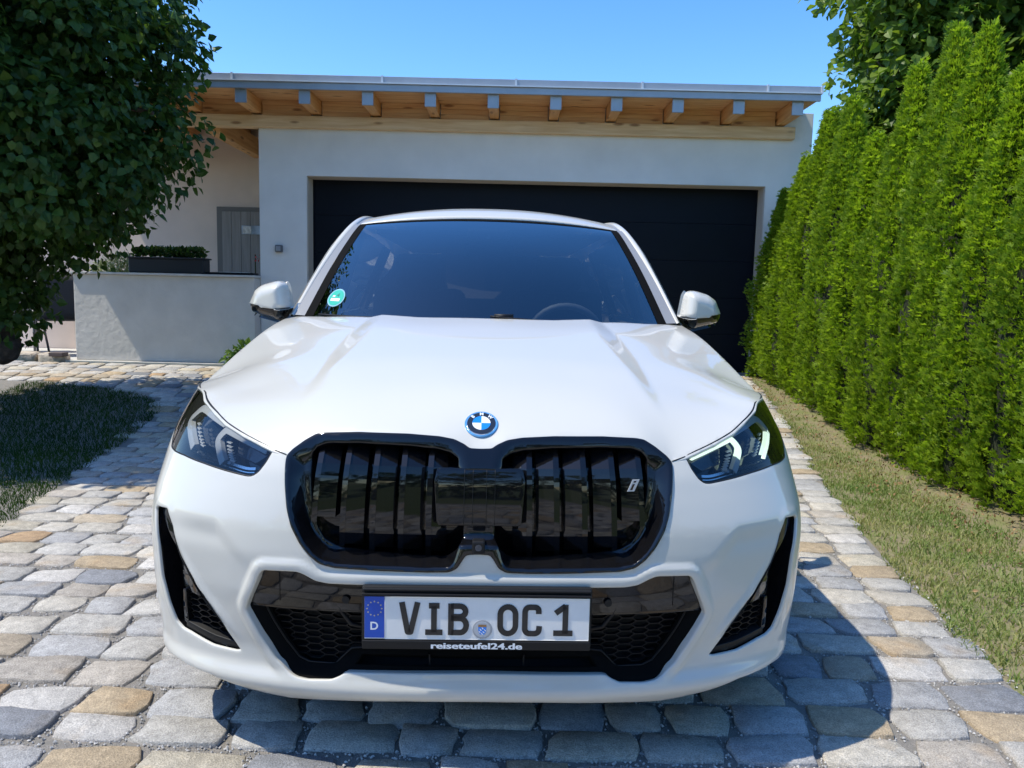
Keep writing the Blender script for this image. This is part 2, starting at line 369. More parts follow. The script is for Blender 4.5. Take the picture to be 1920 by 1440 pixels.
# ---- outlines on the nose (metres around the nose, height)
def ext(l, *more): return list(l) + list(more)
GO = sym(TR['grille_outer']); IN = sym(TR['intake'])
HL = TR['headlight'] + [(1.0, .788), (1.075, .835), (1.135, .872), (1.06, .8868), (.95, .8866)]
VT = TR['vent']; GI = TR['grille_inner']
IN_R = rounded(IN, .022, 2); VT_R = rounded(VT, .016, 2)
CRE = TR['crease']
def fascia(Q):
    Q = np.asarray(Q, float); P = S(Q[:, 0], Q[:, 1]); e = .003
    du = S(Q[:, 0] + e, Q[:, 1]) - S(Q[:, 0] - e, Q[:, 1]); n = np.stack([du[:, 1], -du[:, 0], 0 * du[:, 0]], 1); n /= np.linalg.norm(n, axis=1)[:, None]
    A = np.stack([np.abs(Q[:, 0]), Q[:, 1]], 1)
    d = np.zeros(len(Q))
    di = segdist(Q, IN_R); d += .009 * (1 - sstep(.014, .026, di)) * sstep(.222, .268, Q[:, 1])             # raised border of the lower intake
    dv = segdist(A, VT_R); outer = sstep(.80, .85, A[:, 0]) + sstep(.58, .62, A[:, 1]) * sstep(.7, .78, A[:, 0]); d += .003 * (1 - sstep(.008, .02, dv)) * np.clip(outer, 0, 1)
    # hollow cheek below the crease that runs from the vent to the intake
    zc = np.interp(A[:, 0], [CRE[3][0], CRE[2][0], CRE[1][0], CRE[0][0]], [CRE[3][1], CRE[2][1], CRE[1][1], CRE[0][1] + .005])
    w = np.exp(-(((A[:, 0] - .69) / .13) ** 2)) * sstep(.25, .42, A[:, 1])
    d -= .013 * sstep(-.012, .050, zc - A[:, 1]) * w
    # sharp blade running down beside the side vent
    zb = np.interp(A[:, 0], [.56, .6437, .6978, .7671], [.268, .3665, .424, .515]); db = (A[:, 1] - zb)
    d += .010 * np.exp(-((db - .010) / .011) ** 2) * sstep(.575, .66, A[:, 0]) * (1 - sstep(.70, .78, A[:, 0]))
    # brow under the headlight
    return P + n * d[:, None]
def base(o):
    """the nose surface set back by o metres (number or function of the outline position)"""
    def f(Q):
        Q = np.asarray(Q, float); P = S(Q[:, 0], Q[:, 1]); e = .003
        du = S(Q[:, 0] + e, Q[:, 1]) - S(Q[:, 0] - e, Q[:, 1]); n = np.stack([du[:, 1], -du[:, 0], 0 * du[:, 0]], 1); n /= np.linalg.norm(n, axis=1)[:, None]
        k = np.asarray(o(Q))
        return P - n * (k[:, None] if k.ndim else k)
    if not callable(o):
        c = o; o = lambda Q: np.full(len(Q), c)
    return f

NOMINAL = np.array([.12, -1.74, 1.17])           # eye point the recessed pieces were measured from
def recess(o):
    """nose surface, set back by o metres along the line of sight they were measured on"""
    def f(Q):
        Q = np.asarray(Q, float); P = S(Q[:, 0], Q[:, 1]); v = P - NOMINAL * np.array([0, 1, 1])
        k = np.asarray(o(Q)) if callable(o) else np.full(len(Q), o)
        return P + v / v[:, 1:2] * k[:, None]
    return f

# ---- front bumper
top = [p for p in TR['grille_outer'][::-1]]                     # centre bottom of the grille, round its side ...
top = top[:top.index(TR['grille_outer'][11]) + 1]               # ... up to its outer top corner
hl_in = TR['headlight'][6:]                                     # inner corner, along the bottom edge outwards
side_u = 1.235
half = top + hl_in + [(1.0, .775), (1.08, .792), (1.18, .795), (side_u + .02, .74), (side_u - .075, .60), (side_u - .085, .45), (side_u - .06, .30), (side_u - .04, .235), (1.08, .235)] + TR['bottom'][::-1]
BUMP = sym(half)
panel('front_bumper', rounded(BUMP, .012, 1, .0085), [IN_R, VT_R, mir(VT_R)], fascia, M_white, CAR, h=.0085, rim=(.003, .02), hole_rim=[(.005, .03), (.004, .003), (.004, .003)])
# lower edge turned under
uu = np.linspace(-1.05, 1.05, 120); bx = np.array(TR['bottom']); zl = np.interp(np.abs(uu), bx[:, 0], bx[:, 1]); 
P0 = S(uu, zl); P0[:, 2] += .003; P1 = P0 + [0, .03, -.012]; P2 = P0 + [0, .16, -.012]; P0[:, 1] += .002
grid_obj('bumper_underside', np.stack([P0, P1, P2]), M_matte, CAR)

# ---- grille : frame with two openings, fins, radar panel, camera
GI_R = rounded(sym([(0, .7645)] + list(GI) + [(.033, .635), (0, .635)]), .016, 2)
lean_ = lambda z: .016 + .23 * np.clip(.79 - z, 0, .22)          # how far the slats lie behind the frame: more towards the bottom
gfr = lambda Q: recess(lambda q: -.005 + lean_(q[:, 1]) * np.clip((segdist(q, GO_R) - .006) / .040, 0, 1) * np.maximum(sstep(.03, .08, np.abs(q[:, 0])), .6 * sstep(.582, .605, q[:, 1]) * (1 - sstep(.63, .66, q[:, 1]))))(Q)
GO_R = rounded(GO, .016, 2)
GRI = panel('grille', GO_R, [GI_R], gfr, M_gloss, CAR, h=.0065, rim=(.003, .012), hole_rim=(.005, .05)); GRI['label'] = 'gloss black double kidney grille frame'
FZ = [.560, .580, .600, .615, .765, .790, .822]            # slat profile: foot, front face leaning in at the bottom, top facet
def slat_d(z): return np.interp(z, FZ, [.075, .060, .042, .027, -.002, .012, .034])
def slat(u0, u1, z0, z1, d0, d1, side=.03, n=26):
    """upright slat between u0 and u1: front face set back d0 (at u0) .. d1 (at u1) from the slat line, with side walls"""
    zs = np.unique(np.concatenate([np.linspace(z0, z1, n), [z for z in FZ if z0 < z < z1]])); rows = []
    for z in zs:
        q = np.array([(u0, z), (u0, z), (u1, z), (u1, z)]); dd = slat_d(z) + np.array([max(d0, d1) + side, d0, d1, max(d0, d1) + side])
        rows.append(recess(lambda Q: dd)(q))
    return np.array(rows)
zt = lambda u: float(np.interp(abs(u), [.05, .105, .18, .30, .376, .402, .413], [.79, .805, .812, .814, .811, .80, .785]))
zbt = lambda u: float(np.interp(abs(u), [.05, .07, .12, .22, .33, .361, .38, .393], [.585, .572, .570, .574, .582, .60, .625, .665]))
for s in (-1, 1):
    us = np.linspace(.03, .425, 60); zs = np.array([.55, .575, .600, .605, .63, .66, .69, .72, .75, .762, .765, .77, .79, .812]); G = []
    for z in zs: G.append(recess(lambda Q: slat_d(Q[:, 1]) + .050)(np.stack([s * us, us * 0 + z], 1)))
    grid_obj('grille_backing', np.array(G), M_gloss, GRI)
    for k, u in enumerate((.385, .3170, .2470, .1810, .1170)):
        z0, z1 = zbt(u) - .004, zt(u) + .003
        grid_obj('grille_fin', slat(s * (u + .0065), s * (u - .0065), z0, z1, .002, .0), M_gloss, GRI, smooth=False)
        if k < 4 or True: grid_obj('grille_plate', slat(s * (u - .0068), s * (u - (.050 if k < 4 else .040)), z0 + .012, z1, .006, .024), M_gloss, GRI, smooth=False)
RAD = [(.1004, .763), (.1053, .7341), (.0963, .638), (.0, .636), (.0, .7635)]
RADP = rounded([(.1004, .763), (.1053, .7341), (.0963, .638), (-.0963, .638), (-.1053, .7341), (-.1004, .763)], .012, 1)
RC = recess(lambda q: -.004 + .19 * (.765 - q[:, 1]))
rp = panel('radar_cover', RADP, [], RC, M_gloss, GRI, h=.007, rim=(.002, .03)); rp['label'] = 'smooth black radar cover between the kidneys'
for u in (-.036, -.016, .016, .036):
    zz = np.linspace(.640, .762, 12); p = RC(np.stack([zz * 0 + u, zz], 1)); p[:, 1] -= .0006
    tube('radar_cover_rib', p, .0007, M_matte, rp, 6)
box('front_camera', (0, .004, .590), (.030, .03, .030), M_matte, GRI, bev=.004)
def disc(name, c, n, r, t, mat, parent, seg=40, prof_=None):
    """turned disc about axis n"""
    n = Vector(n).normalized(); a = n.orthogonal().normalized(); b = n.cross(a); c = Vector(c); bm = bmesh.new()
    pr = prof_ or [(r, 0), (r, t * .7), (r * .96, t), (0, t)]
    rings = []
    for rr, hh in pr:
        if rr <= 1e-6: rings.append([bm.verts.new(c + n * hh)])
        else: rings.append([bm.verts.new(c + n * hh + (a * math.cos(2 * math.pi * k / seg) + b * math.sin(2 * math.pi * k / seg)) * rr) for k in range(seg)])
    for A, B in zip(rings[:-1], rings[1:]):
        for k in range(seg):
            f = [A[k % len(A)], A[(k + 1) % len(A)] if len(A) > 1 else None, B[(k + 1) % len(B)] if len(B) > 1 else B[0], B[k] if len(B) > 1 else None]
            f = [v for v in f if v is not None]
            if len(set(f)) >= 3: bm.faces.new(f)
    return bm_obj(name, bm, mat, parent, False)
disc('camera_lens', (0, -.009, .590), (0, -1, .1), .008, .003, M_proj, GRI, 20)
# slanted badge letter on the right kidney
def flat_poly(name, pts, mat, parent, t=.003):
    """flat prism: pts are 3-D points in a plane, thickened towards -y"""
    n = len(pts); V = [tuple(p) for p in pts] + [(p[0], p[1] - t, p[2]) for p in pts]
    Fc = [tuple(range(n)), tuple(range(n, 2 * n))[::-1]] + [(i, (i + 1) % n, n + (i + 1) % n, n + i) for i in range(n)]
    return mesh_obj(name, V, Fc, mat, parent)
bdg = recess(lambda q: slat_d(q[:, 1]) - .002)(np.array([(.366, .728)]))[0]
def badge(dx0, dz0, dx1, dz1):
    pts = []
    for a, b in ((dx0, dz0), (dx1, dz0), (dx1, dz1), (dx0, dz1)): pts.append((bdg[0] + a + b * .35, bdg[1] - .19 * b - .003 + a * .15, bdg[2] + b))
    return pts
b1 = flat_poly('letter_badge', badge(-.009, -.014, .008, .016), pmat('badge_silver', (.62, .63, .64), rough=.35), GRI, .002); b1['label'] = 'small silver i badge on the grille fin'
flat_poly('badge_face', [(p[0], p[1] - .0022, p[2]) for p in badge(-.004, -.0105, .0015, .005)], M_gloss, b1, .0008)
flat_poly('badge_dot', [(p[0], p[1] - .0022, p[2]) for p in badge(-.004, .009, .0015, .0135)], M_gloss, b1, .0008)

# ---- lower intake : gloss band, surround, honeycomb, slot
BB = TR['band_bot']; ME = TR['mesh_edge']
zbb = float(np.mean([p[1] for p in BB]))
upper = [p for p in TR['intake'] if p[1] >= .41]; band = sym([(0, .500)] + [(a + .012, b + .01) for a, b in upper[1:]] + [(.572, zbb), (0, zbb)])
IB = panel('lower_intake', rounded(band, .02, 1), [], base(.016), M_gloss, CAR, h=.014, rim=(.003, .03)); IB['label'] = 'gloss black band above the lower intake mesh'
low = [(0, zbb + .004), (.578, zbb + .004), (.572, .392)] + [(a + .010, b - .008) for a, b in TR['intake'][11:18]] + [(.33, .235), (.31, .248), (0, .250)]
mesh_hole = sym([(0, zbb - .002)] + [(BB[0][0] - .03, zbb - .002)] + ME[1:] + [(0, .309)])
slot = sym([(0, .287), (.287, .2865), (.306, .262), (0, .2625)])
sl_d = lambda q: .012 + .030 * sstep(0, .05, segdist(q, IN_R))
panel('intake_surround', rounded(sym(low), .02, 1), [rounded(mesh_hole, .02, 1), rounded(slot, .01, 1)], base(sl_d), M_seal_, IB, h=.012, rim=(.002, .02), hole_rim=(.004, .03))
panel('intake_backing', rounded(sym([(0, .52), (.56, .52), (.60, .40), (.50, .22), (0, .23)]), .03, 1), [], base(.10), M_dark, IB, h=.04)
tb = tube('surround_edge', [tuple(q) for q in base(.030)(np.array(dens(mesh_hole, .02) + [mesh_hole[0]]))], .0022, M_matte, IB, 6)
def honeycomb(name, poly, depth, parent, W=.050, Hh=.0245, x0=0., z0=.30, t=.0022, dep=.012):
    """elongated hexagon mesh clipped to an outline"""
    segs = set(); poly = list(poly); A = np.array(poly)
    a = W * .28
    for i in range(-30, 31):
        for j in range(-14, 15):
            cx = x0 + i * (W - a) ; cz = z0 + j * Hh + (i % 2) * Hh / 2
            if not (A[:, 0].min() - W < cx < A[:, 0].max() + W and A[:, 1].min() - Hh < cz < A[:, 1].max() + Hh): continue
            hx = [(cx - W / 2 + a, cz + Hh / 2), (cx + W / 2 - a, cz + Hh / 2), (cx + W / 2, cz), (cx + W / 2 - a, cz - Hh / 2), (cx - W / 2 + a, cz - Hh / 2), (cx - W / 2, cz)]
            for k in range(6):
                p, q = hx[k], hx[(k + 1) % 6]; key = tuple(sorted([(round(p[0], 4), round(p[1], 4)), (round(q[0], 4), round(q[1], 4))])); segs.add(key)
    V = []; Fc = []
    for p, q in sorted(segs):
        if not inside([((p[0] + q[0]) / 2, (p[1] + q[1]) / 2)], poly)[0]: continue
        d = np.array(q) - np.array(p); d /= np.linalg.norm(d); nn = np.array([-d[1], d[0]]) * t / 2
        c2 = np.array([np.array(p) + nn, np.array(q) + nn, np.array(q) - nn, np.array(p) - nn]); f = base(depth)(c2); bk = base(depth + dep)(c2); b = len(V)
        V += list(f) + list(bk); Fc += [(b, b + 1, b + 2, b + 3), (b, b + 4, b + 5, b + 1), (b + 3, b + 2, b + 6, b + 7)]
    o = mesh_obj(name, V, Fc, M_matte, parent); o['kind'] = 'stuff'; return o
honeycomb('intake_mesh', mesh_hole, .046, IB, W=.052, Hh=.0190, z0=.318)
for s in (-1, 1):
    p = S(np.array([s * .117]), np.array([.275]))[0]; box('slot_divider', (p[0], p[1] + .05, .275), (.003, .05, .03), M_matte, IB)
    # kinked strut under the plate mount and parking sensor
    q = base(.02)(np.array([(s * .345, .455), (s * .325, .405), (s * .305, .375), (s * .27, .368)])); tube('plate_bracket', q, [.004, .005, .006, .006], M_matte, IB, 6)
    c = base(.012)(np.array([(s * .312, .445)]))[0]; disc('parking_sensor', c, (s * .15, -1, 0), .0095, .003, M_matte, IB, 24)
    # vertical seam of the radar window
    q = base(.0148)(np.array([(s * .475, .52), (s * .476, .46), (s * .478, .43)])); tube('band_seam', q, .0008, M_matte, IB, 6)

# ---- side vents
for s in (-1, 1):
    f = (lambda p: p) if s > 0 else mir
    v0 = [(a * 1.0, b) for a, b in VT]; big = [(a + (.012 if a > .75 else -.006), b) for a, b in VT]
    vb = panel('side_vent', rounded(f(big), .02, 1), [], base(.075), M_dark, CAR, h=.03); vb['label'] = 'black air slot at the ' + ('left' if s < 0 else 'right') + ' bumper corner'
    bl = [(.785, .517), (.6848, .4135), (.7689, .4150), (.7890, .4166)]; bt = [(.822, .621), (.795, .570), (.784, .522), (.850, .572), (.890, .600), (.884, .615)]
    X = np.array(f(VT_R) + [f(VT_R)[0]]); grid_obj('vent_wall', np.stack([base(.005)(X), base(.078)(X)]), M_gloss, vb, smooth=False)
    panel('vent_blade', rounded(f(bt), .014, 1), [], base(.014), M_gloss, vb, h=.012, rim=(.002, .02))
    panel('vent_blade', rounded(f(bl), .014, 1), [], base(lambda q: .008 + .016 * sstep(.70, .80, np.abs(q[:, 0]))), M_gloss, vb, h=.012, rim=(.002, .02))
    panel('vent_fin', rounded(f([(.7682, .4148), (.7790, .4148), (.7955, .312), (.7800, .302)]), .008, 1), [], base(.014), M_gloss, vb, h=.012, rim=(.001, .03))
    vm = [(.7682, .414), (.6843, .412), (.6199, .3335), (.5900, .290), (.60, .283), (.6765, .2865), (.7519, .303), (.7845, .307)]
    honeycomb('vent_mesh', f(vm), .026, vb, W=.046, Hh=.0175, x0=s * .72, z0=.30, dep=.02)
    fl = [(.588, .283), (.6022, .2816), (.6765, .2845), (.7519, .3006), (.7866, .3051), (.78, .322), (.7519, .318), (.6765, .303), (.61, .296)]
    panel('vent_floor', f(dens(fl, .012)), [], base(lambda q: .012 + 0 * q[:, 0]), M_matte, vb, h=.02, rim=(.002, .03))

# ---- headlights
HLR = rounded(HL, .018, 2)
for s in (-1, 1):
    f = (lambda p: list(p)) if s > 0 else mir
    lit = s > 0
    hd = panel('headlight', f(HLR), [], base(.060), M_gloss, CAR, h=.02); hd['label'] = ('right headlight in the photo with its daytime strips lit' if lit else 'left headlight in the photo with its strips unlit')
    panel('lens', f(HLR), [], base(.001), M_lens, hd, h=.012)
    # black seal round the lens and side wall of the lamp bowl
    ring = base(.003)(np.array(f(HLR) + [f(HLR)[0]])); tube('lens_seal', ring, .0032, M_matte, hd, 6)
    X = np.array(f(HLR) + [f(HLR)[0]]); grid_obj('bowl_wall', np.stack([base(.004)(X), base(.062)(X)]), M_matte, hd, smooth=False)
    def strip(name, path, w0, depth, mat, par, thick=.012, n=40):
        P = catmull(f(path), n); t = np.gradient(P, axis=0); t /= np.linalg.norm(t, axis=1)[:, None]; nn = np.stack([-t[:, 1], t[:, 0]], 1) * w0 / 2
        a, b = base(depth)(P + nn), base(depth)(P - nn); c, d = base(depth + thick)(P + nn), base(depth + thick)(P - nn)
        return grid_obj(name, np.stack([c, a, b, d], 1), mat, par, smooth=False)
    di, do = [[(a, b - .0065) for a, b in TR[k]] for k in ('drl_inner', 'drl_outer')]
    if lit:
        strip('light_strip', di[:7], .0120, .006, M_drl_on, hd); strip('light_strip', di[6:], .0150, .006, M_drl, hd, n=12)
        strip('light_strip', do[5:], .0115, .006, M_drl_on, hd, n=20); strip('light_strip', do[:6], .0150, .006, M_drl, hd)
    else:
        strip('light_strip', di, .0170, .006, M_drl, hd); strip('light_strip', do, .0170, .006, M_drl, hd)
    # ribbed reflectors beside the upright limbs of the strips
    for path, off in ((di[5:], -.019), (do[5:], -.019)):
        P = catmull(path, 9)
        for k in range(1, 8):
            q = P[k]; strip('reflector_rib', [(q[0] + off - .009, q[1] - .001), (q[0] + off + .009, q[1] + .002)], .0028, .022, M_drl, hd, .006, 3)
    strip('chrome_strip', TR['chrome'], .006, .014, M_chrome, hd, .01); strip('chrome_strip', [(a, b - .008) for a, b in TR['chrome'][1:]], .0022, .012, M_chrome, hd, .01)
    # projector modules behind glass
    for poly in ([(.545, .765), (.645, .797), (.632, .76), (.575, .747)], [(.672, .795), (.70, .822), (.79, .842), (.815, .80), (.78, .775), (.70, .762)]):
        pj = panel('projector', f(dens(poly, .01)), [], base(.030), M_proj, hd, h=.02, rim=(.003, .02), smooth=False)

# ---- hood
fe = TR['grille_outer'][:12] + TR['headlight'][6::-1] + [(.95, .8866), (1.06, .8868), (1.135, .884)]
front3 = S(np.array([p[0] for p in fe]), np.array([p[1] for p in fe])); front3[0, 0] = 0
front3[:, 2] += .001
side3 = np.array([(.871, .745, .894), (.862, .847, .924), (.856, .93, .948), (.846, 1.05, .981), (.834, 1.172, 1.014), (.821, 1.316, 1.044), (.809, 1.459, 1.066)])
rear3 = np.array([(.76, 1.425, 1.069), (.62, 1.285, 1.074), (.45, 1.185, 1.079), (.25, 1.125, 1.073), (0, 1.10, 1.074)])
ctrl = [(0, .13, .857), (0, .20, .902), (0, .40, .950), (0, .70, 1.003), (0, .90, 1.038), (.25, .20, .890), (.25, .40, .942), (.25, .7, .998), (.25, .95, 1.043),
        (.5, .25, .868), (.5, .45, .927), (.5, .70, .982), (.5, 1.0, 1.043), (.66, .42, .893), (.68, .65, .944), (.68, .9, .99), (.7, 1.15, 1.036)]
cp = np.concatenate([front3[::1], side3, rear3, np.array(ctrl)]); cpm = cp.copy(); cpm[:, 0] *= -1; cp = np.concatenate([cp, cpm[cpm[:, 0] < -1e-4]])
def tps(r): return np.where(r > 1e-9, r * r * np.log(r + 1e-12), 0)
nC = len(cp); Kc = tps(np.hypot(cp[:, 0][:, None] - cp[:, 0], cp[:, 1][:, None] - cp[:, 1])) + 6e-5 * np.eye(nC); Pc = np.concatenate([np.ones((nC, 1)), cp[:, :2]], 1)
sol = np.linalg.solve(np.block([[Kc, Pc], [Pc.T, np.zeros((3, 3))]]), np.concatenate([cp[:, 2], np.zeros(3)]))
ci_y = [.182, .354, .632, .871, 1.16]; ci_x = [.476, .442, .416, .395, .392]; co_x = [.478, .476, .474, .462, .434]
def hoodf(Q):
    Q = np.asarray(Q, float); r = np.hypot(Q[:, 0][:, None] - cp[:, 0], Q[:, 1][:, None] - cp[:, 1])
    z = tps(r) @ sol[:nC] + sol[nC] + Q @ sol[nC + 1:]
    a = np.abs(Q[:, 0]); y = Q[:, 1]; xi = np.interp(y, ci_y, ci_x); xo = np.interp(y, ci_y, co_x); w = np.maximum(xo - xi, .01)
    t = np.clip((a - xi) / w, -.15, 1.15); t = np.clip((t + .05) / 1.1, 0, 1)
    amp = .017 * sstep(.20, .55, y)
    z = z + amp * (1 - t) * (1 - .35 * sstep(.9, 1.2, y))
    return np.stack([Q[:, 0], Q[:, 1], z], 1)
h2 = [tuple(p[:2]) for p in front3] + [tuple(p[:2]) for p in side3] + [tuple(p[:2]) for p in rear3]
h2 = [(a * (1.003 if i > 10 else 1), b - (.003 if 11 < i < 18 else .0)) for i, (a, b) in enumerate(h2)]
HOODP = clean(dens([(a, b) for a, b in h2] + [(-a, b) for a, b in h2[-2:0:-1]], .011), .004)
panel('hood', HOODP, [], hoodf, M_white, CAR, h=.014, rim=(.003, .007))
gp = S(np.array([.474, .487, .500, .5127]), np.array([.7775, .7805, .7835, .7865]))
for s in (-1, 1): tube('panel_gap', sx_pts(gp, s), .0016, M_seal_, CAR, 6)
# ---- emblem on the hood
M_bring = pmat('emblem_blue_ring', (.10, .32, .62), rough=.15, coat=1.); M_bblue = pmat('emblem_blue', (.01, .22, .72), rough=.2, coat=1.)
M_bwhite = pmat('emblem_white', (.82, .83, .84), rough=.25, coat=1.); M_bblack = pmat('emblem_black', (.014, .015, .019), rough=.2, coat=1.)
ec = hoodf(np.array([(0., .128)]))[0]; en = normals_of(hoodf, np.array([(0., .128)]), .02)[0]
EM = disc('emblem', ec - en * .002, en, .0410, .006, M_bring, CAR, 48, [(.0412, 0), (.0412, .005), (.039, .007), (.0375, .0062), (0, .0062)]); EM['label'] = 'round blue and white badge on the hood'
disc('emblem_rim', ec - en * .002, en, .0372, .0075, M_chrome, EM, 48); disc('emblem_band', ec - en * .002, en, .0360, .0080, M_bblack, EM, 48)
ex_ = np.array([1., 0, 0]); ez_ = np.cross(ex_, en) * -1; ez_ = np.cross(en, ex_); 
if ez_[2] < 0: ez_ = -ez_
def on_emblem(px, pz, lift): return ec + ex_ * px + ez_ * pz + en * lift
disc('emblem_rim', ec - en * .002, en, .0232, .0085, M_chrome, EM, 40)
for qd in range(4):
    V = [on_emblem(0, 0, .0070)] + [on_emblem(.0222 * math.cos(rad(90 * qd + 90 * k / 10)), .0222 * math.sin(rad(90 * qd + 90 * k / 10)), .0070) for k in range(11)]
    mesh_obj('emblem_quarter', V, [tuple(range(12))], M_bwhite if qd % 2 == 0 else M_bblue, EM)
for ch, ang in (('B', 136), ('M', 90), ('W', 44)):
    TV, TF = text_mesh(ch, .0125, offset=.0004); r_ = .0292; ca, sa = math.cos(rad(ang - 90)), math.sin(rad(ang - 90))
    V = [on_emblem(r_ * math.cos(rad(ang)) + v[0] * ca - v[1] * sa, r_ * math.sin(rad(ang)) + v[0] * sa + v[1] * ca, .0066) for v in TV]
    mesh_obj('emblem_letter', V, TF, M_bwhite, EM)

# ---- number plate
PL = box('number_plate_holder', (0, -.012, .4260), (.534, .022, .146), M_matte, CAR, bev=.006); PL['label'] = 'black plate holder with a white number plate'
M_pwhite = pmat('plate_white', (.78, .765, .735), rough=.35, coat=.3, noise=.03, nscale=30); M_pblue = pmat('plate_blue', (.008, .07, .42), rough=.35); M_pchar = pmat('plate_black', (.022, .020, .020), rough=.45)
U_ = .534 / 1715.0
def PX(zx): return (zx - 937.5) * U_
def PZ(zy, zx=937.5): return .4260 + (389 + (zx - 937) * .0055 - zy) * U_
yP = -.0245
pl = box('plate', (PX(940), yP, PZ(389)), (1672 * U_, .002, 326 * U_), M_pwhite, PL, bev=.0008)
box('country_band', (PX(178), yP - .0012, PZ(384)), (146 * U_, .001, 318 * U_), M_pblue, pl)
tube('plate_border', [(PX(a), yP - .001, PZ(b)) for a, b in ((255, 226), (1772, 226), (1772, 551), (255, 551), (255, 226))], .0009, M_pwhite, pl, 6)
box('holder_rail', (0, -.026, PZ(168)), (1690 * U_, .010, 14 * U_), M_matte, PL, bev=.002); box('holder_rail', (0, -.027, PZ(205)), (1700 * U_, .010, 20 * U_), M_matte, PL, bev=.002)
box('holder_strip', (0, -.0262, PZ(593)), (1700 * U_, .007, 66 * U_), M_matte, PL, bev=.002)
def stroke(name, paths, w, mat, parent, y, t=.0016):
    """lettering built from bars with round joints"""
    bm = bmesh.new()
    for path in paths:
        P = [Vector((PX(a), 0, PZ(b, 937))) for a, b in path]
        for i, p in enumerate(P):
            r = w * U_ / 2; vs = [bm.verts.new((p.x + r * .97 * math.cos(2 * math.pi * k / 12), y - t, p.z + r * .97 * math.sin(2 * math.pi * k / 12))) for k in range(12)]
            if 0 < i < len(P) - 1 or path[0] == path[-1]: bm.faces.new(vs)
            else: bmesh.ops.delete(bm, geom=vs, context='VERTS')
        for p, q in zip(P[:-1], P[1:]):
            d = (q - p).normalized(); nn = Vector((-d.z, 0, d.x)) * w * U_ / 2
            a = [p + nn, q + nn, q - nn, p - nn]
            f = [bm.verts.new((v.x, y - t - .00004, v.z)) for v in a]; k = [bm.verts.new((v.x, y, v.z)) for v in a]; bm.faces.new(f)
            for i in range(4): bm.faces.new((f[i], f[(i + 1) % 4], k[(i + 1) % 4], k[i]))
    return bm_obj(name, bm, mat, parent)
def arc(cx, cy, rx, ry, a0, a1, n=14): return [(cx + rx * math.cos(rad(a0 + (a1 - a0) * i / n)), cy - ry * math.sin(rad(a0 + (a1 - a0) * i / n))) for i in range(n + 1)]
SW = 42
stroke('letter', [[(380, 266), (424, 496), (446, 496), (496, 266)]], SW, M_pchar, pl, yP - .0011)
stroke('letter', [[(580, 291), (658, 291)], [(618, 291), (618, 496)], [(554, 496), (682, 496)]], SW, M_pchar, pl, yP - .0011)
stroke('letter', [[(744, 272), (744, 516)], [(744, 292)] + arc(810, 333, 42, 41, 90, -90) + [(744, 374)], [(744, 386)] + arc(812, 441, 46, 55, 90, -90) + [(744, 496)]], SW, M_pchar, pl, yP - .0011)
stroke('letter', [arc(1167, 353, 57, 60, 0, 180) + arc(1167, 438, 57, 62, 180, 360) + [(1224, 353)]], SW, M_pchar, pl, yP - .0011)
stroke('letter', [[(1396, 345)] + [(1396, 322)] + arc(1366, 322, 30, 28, 0, 90) + arc(1328, 332, 34, 38, 90, 180) + arc(1328, 460, 34, 38, 180, 270) + arc(1366, 466, 34, 32, 270, 360) + [(1402, 440)]], SW, M_pchar, pl, yP - .0011)
stroke('letter', [[(1522, 338), (1596, 282)], [(1596, 272), (1596, 496)], [(1508, 493), (1652, 493)]], SW, M_pchar, pl, yP - .0011)
M_seal = pmat('seal_silver', (.36, .37, .39), rough=.45, metal=.2, noise=.15, nscale=500); M_ltext = pmat('print_white', (.78, .79, .80), rough=.5)
sl = disc('registration_seal', (PX(978), yP - .0010, PZ(470)), (0, -1, 0), 73 * U_, .0012, M_seal, pl, 36)
disc('seal_face', (PX(978), yP - .0014, PZ(470)), (0, -1, 0), 62 * U_, .0010, pmat('seal_grey', (.46, .47, .49), rough=.5, noise=.1, nscale=700), sl, 36)
def quad_xz(name, pts, y, mat, parent): return mesh_obj(name, [(PX(a), y, PZ(b)) for a, b in pts], [tuple(range(len(pts)))], mat, parent)
quad_xz('shield', [(948, 432), (1008, 432), (1008, 485), (995, 506), (978, 512), (960, 506), (948, 485)], yP - .0026, M_bblue, sl)
quad_xz('shield_top', [(948, 432), (1008, 432), (1008, 450), (948, 450)], yP - .0028, pmat('seal_ochre', (.32, .17, .06), rough=.5), sl)
for cx, cy in ((980, 460), (966, 472), (958, 488), (1000, 476), (988, 490), (976, 503)):
    quad_xz('lozenge', [(cx - 9, cy - 8), (cx, cy - 5), (cx + 9, cy + 7), (cx, cy + 6)], yP - .0030, M_bwhite, sl)
V = []; Fc = []
for k in range(12):
    c = (178 + 54 * math.sin(rad(30 * k)), 318 - 54 * math.cos(rad(30 * k))); b = len(V)
    V += [(PX(c[0] + (8.5 if j % 2 == 0 else 3.4) * math.sin(rad(36 * j))), yP - .0019, PZ(c[1] - (8.5 if j % 2 == 0 else 3.4) * math.cos(rad(36 * j)))) for j in range(10)]; Fc.append(tuple(range(b, b + 10)))
mesh_obj('star_ring', V, Fc, pmat('star_yellow', (.62, .52, .22), rough=.5), pl)
def text_on(name, body, zx, zy, size, mat, parent, y, offset=0., spacing=1., fit=None):
    TV, TF = text_mesh(body, size, offset=offset, spacing=spacing); sx = 1.
    if fit: sx = fit * U_ / (TV[:, 0].max() - TV[:, 0].min())
    cx = (TV[:, 0].max() + TV[:, 0].min()) / 2
    return mesh_obj(name, [(PX(zx) + (v[0] - cx) * sx, y, PZ(zy) + v[1]) for v in TV], TF, mat, parent)
text_on('country_letter', 'D', 177, 454, .0265, M_ltext, pl, yP - .0019, offset=.0006)
dl = text_on('dealer_lettering', 'reiseteufel24.de', 938, 597, .0205, M_ltext, PL, -.0300, offset=.0004, fit=676)
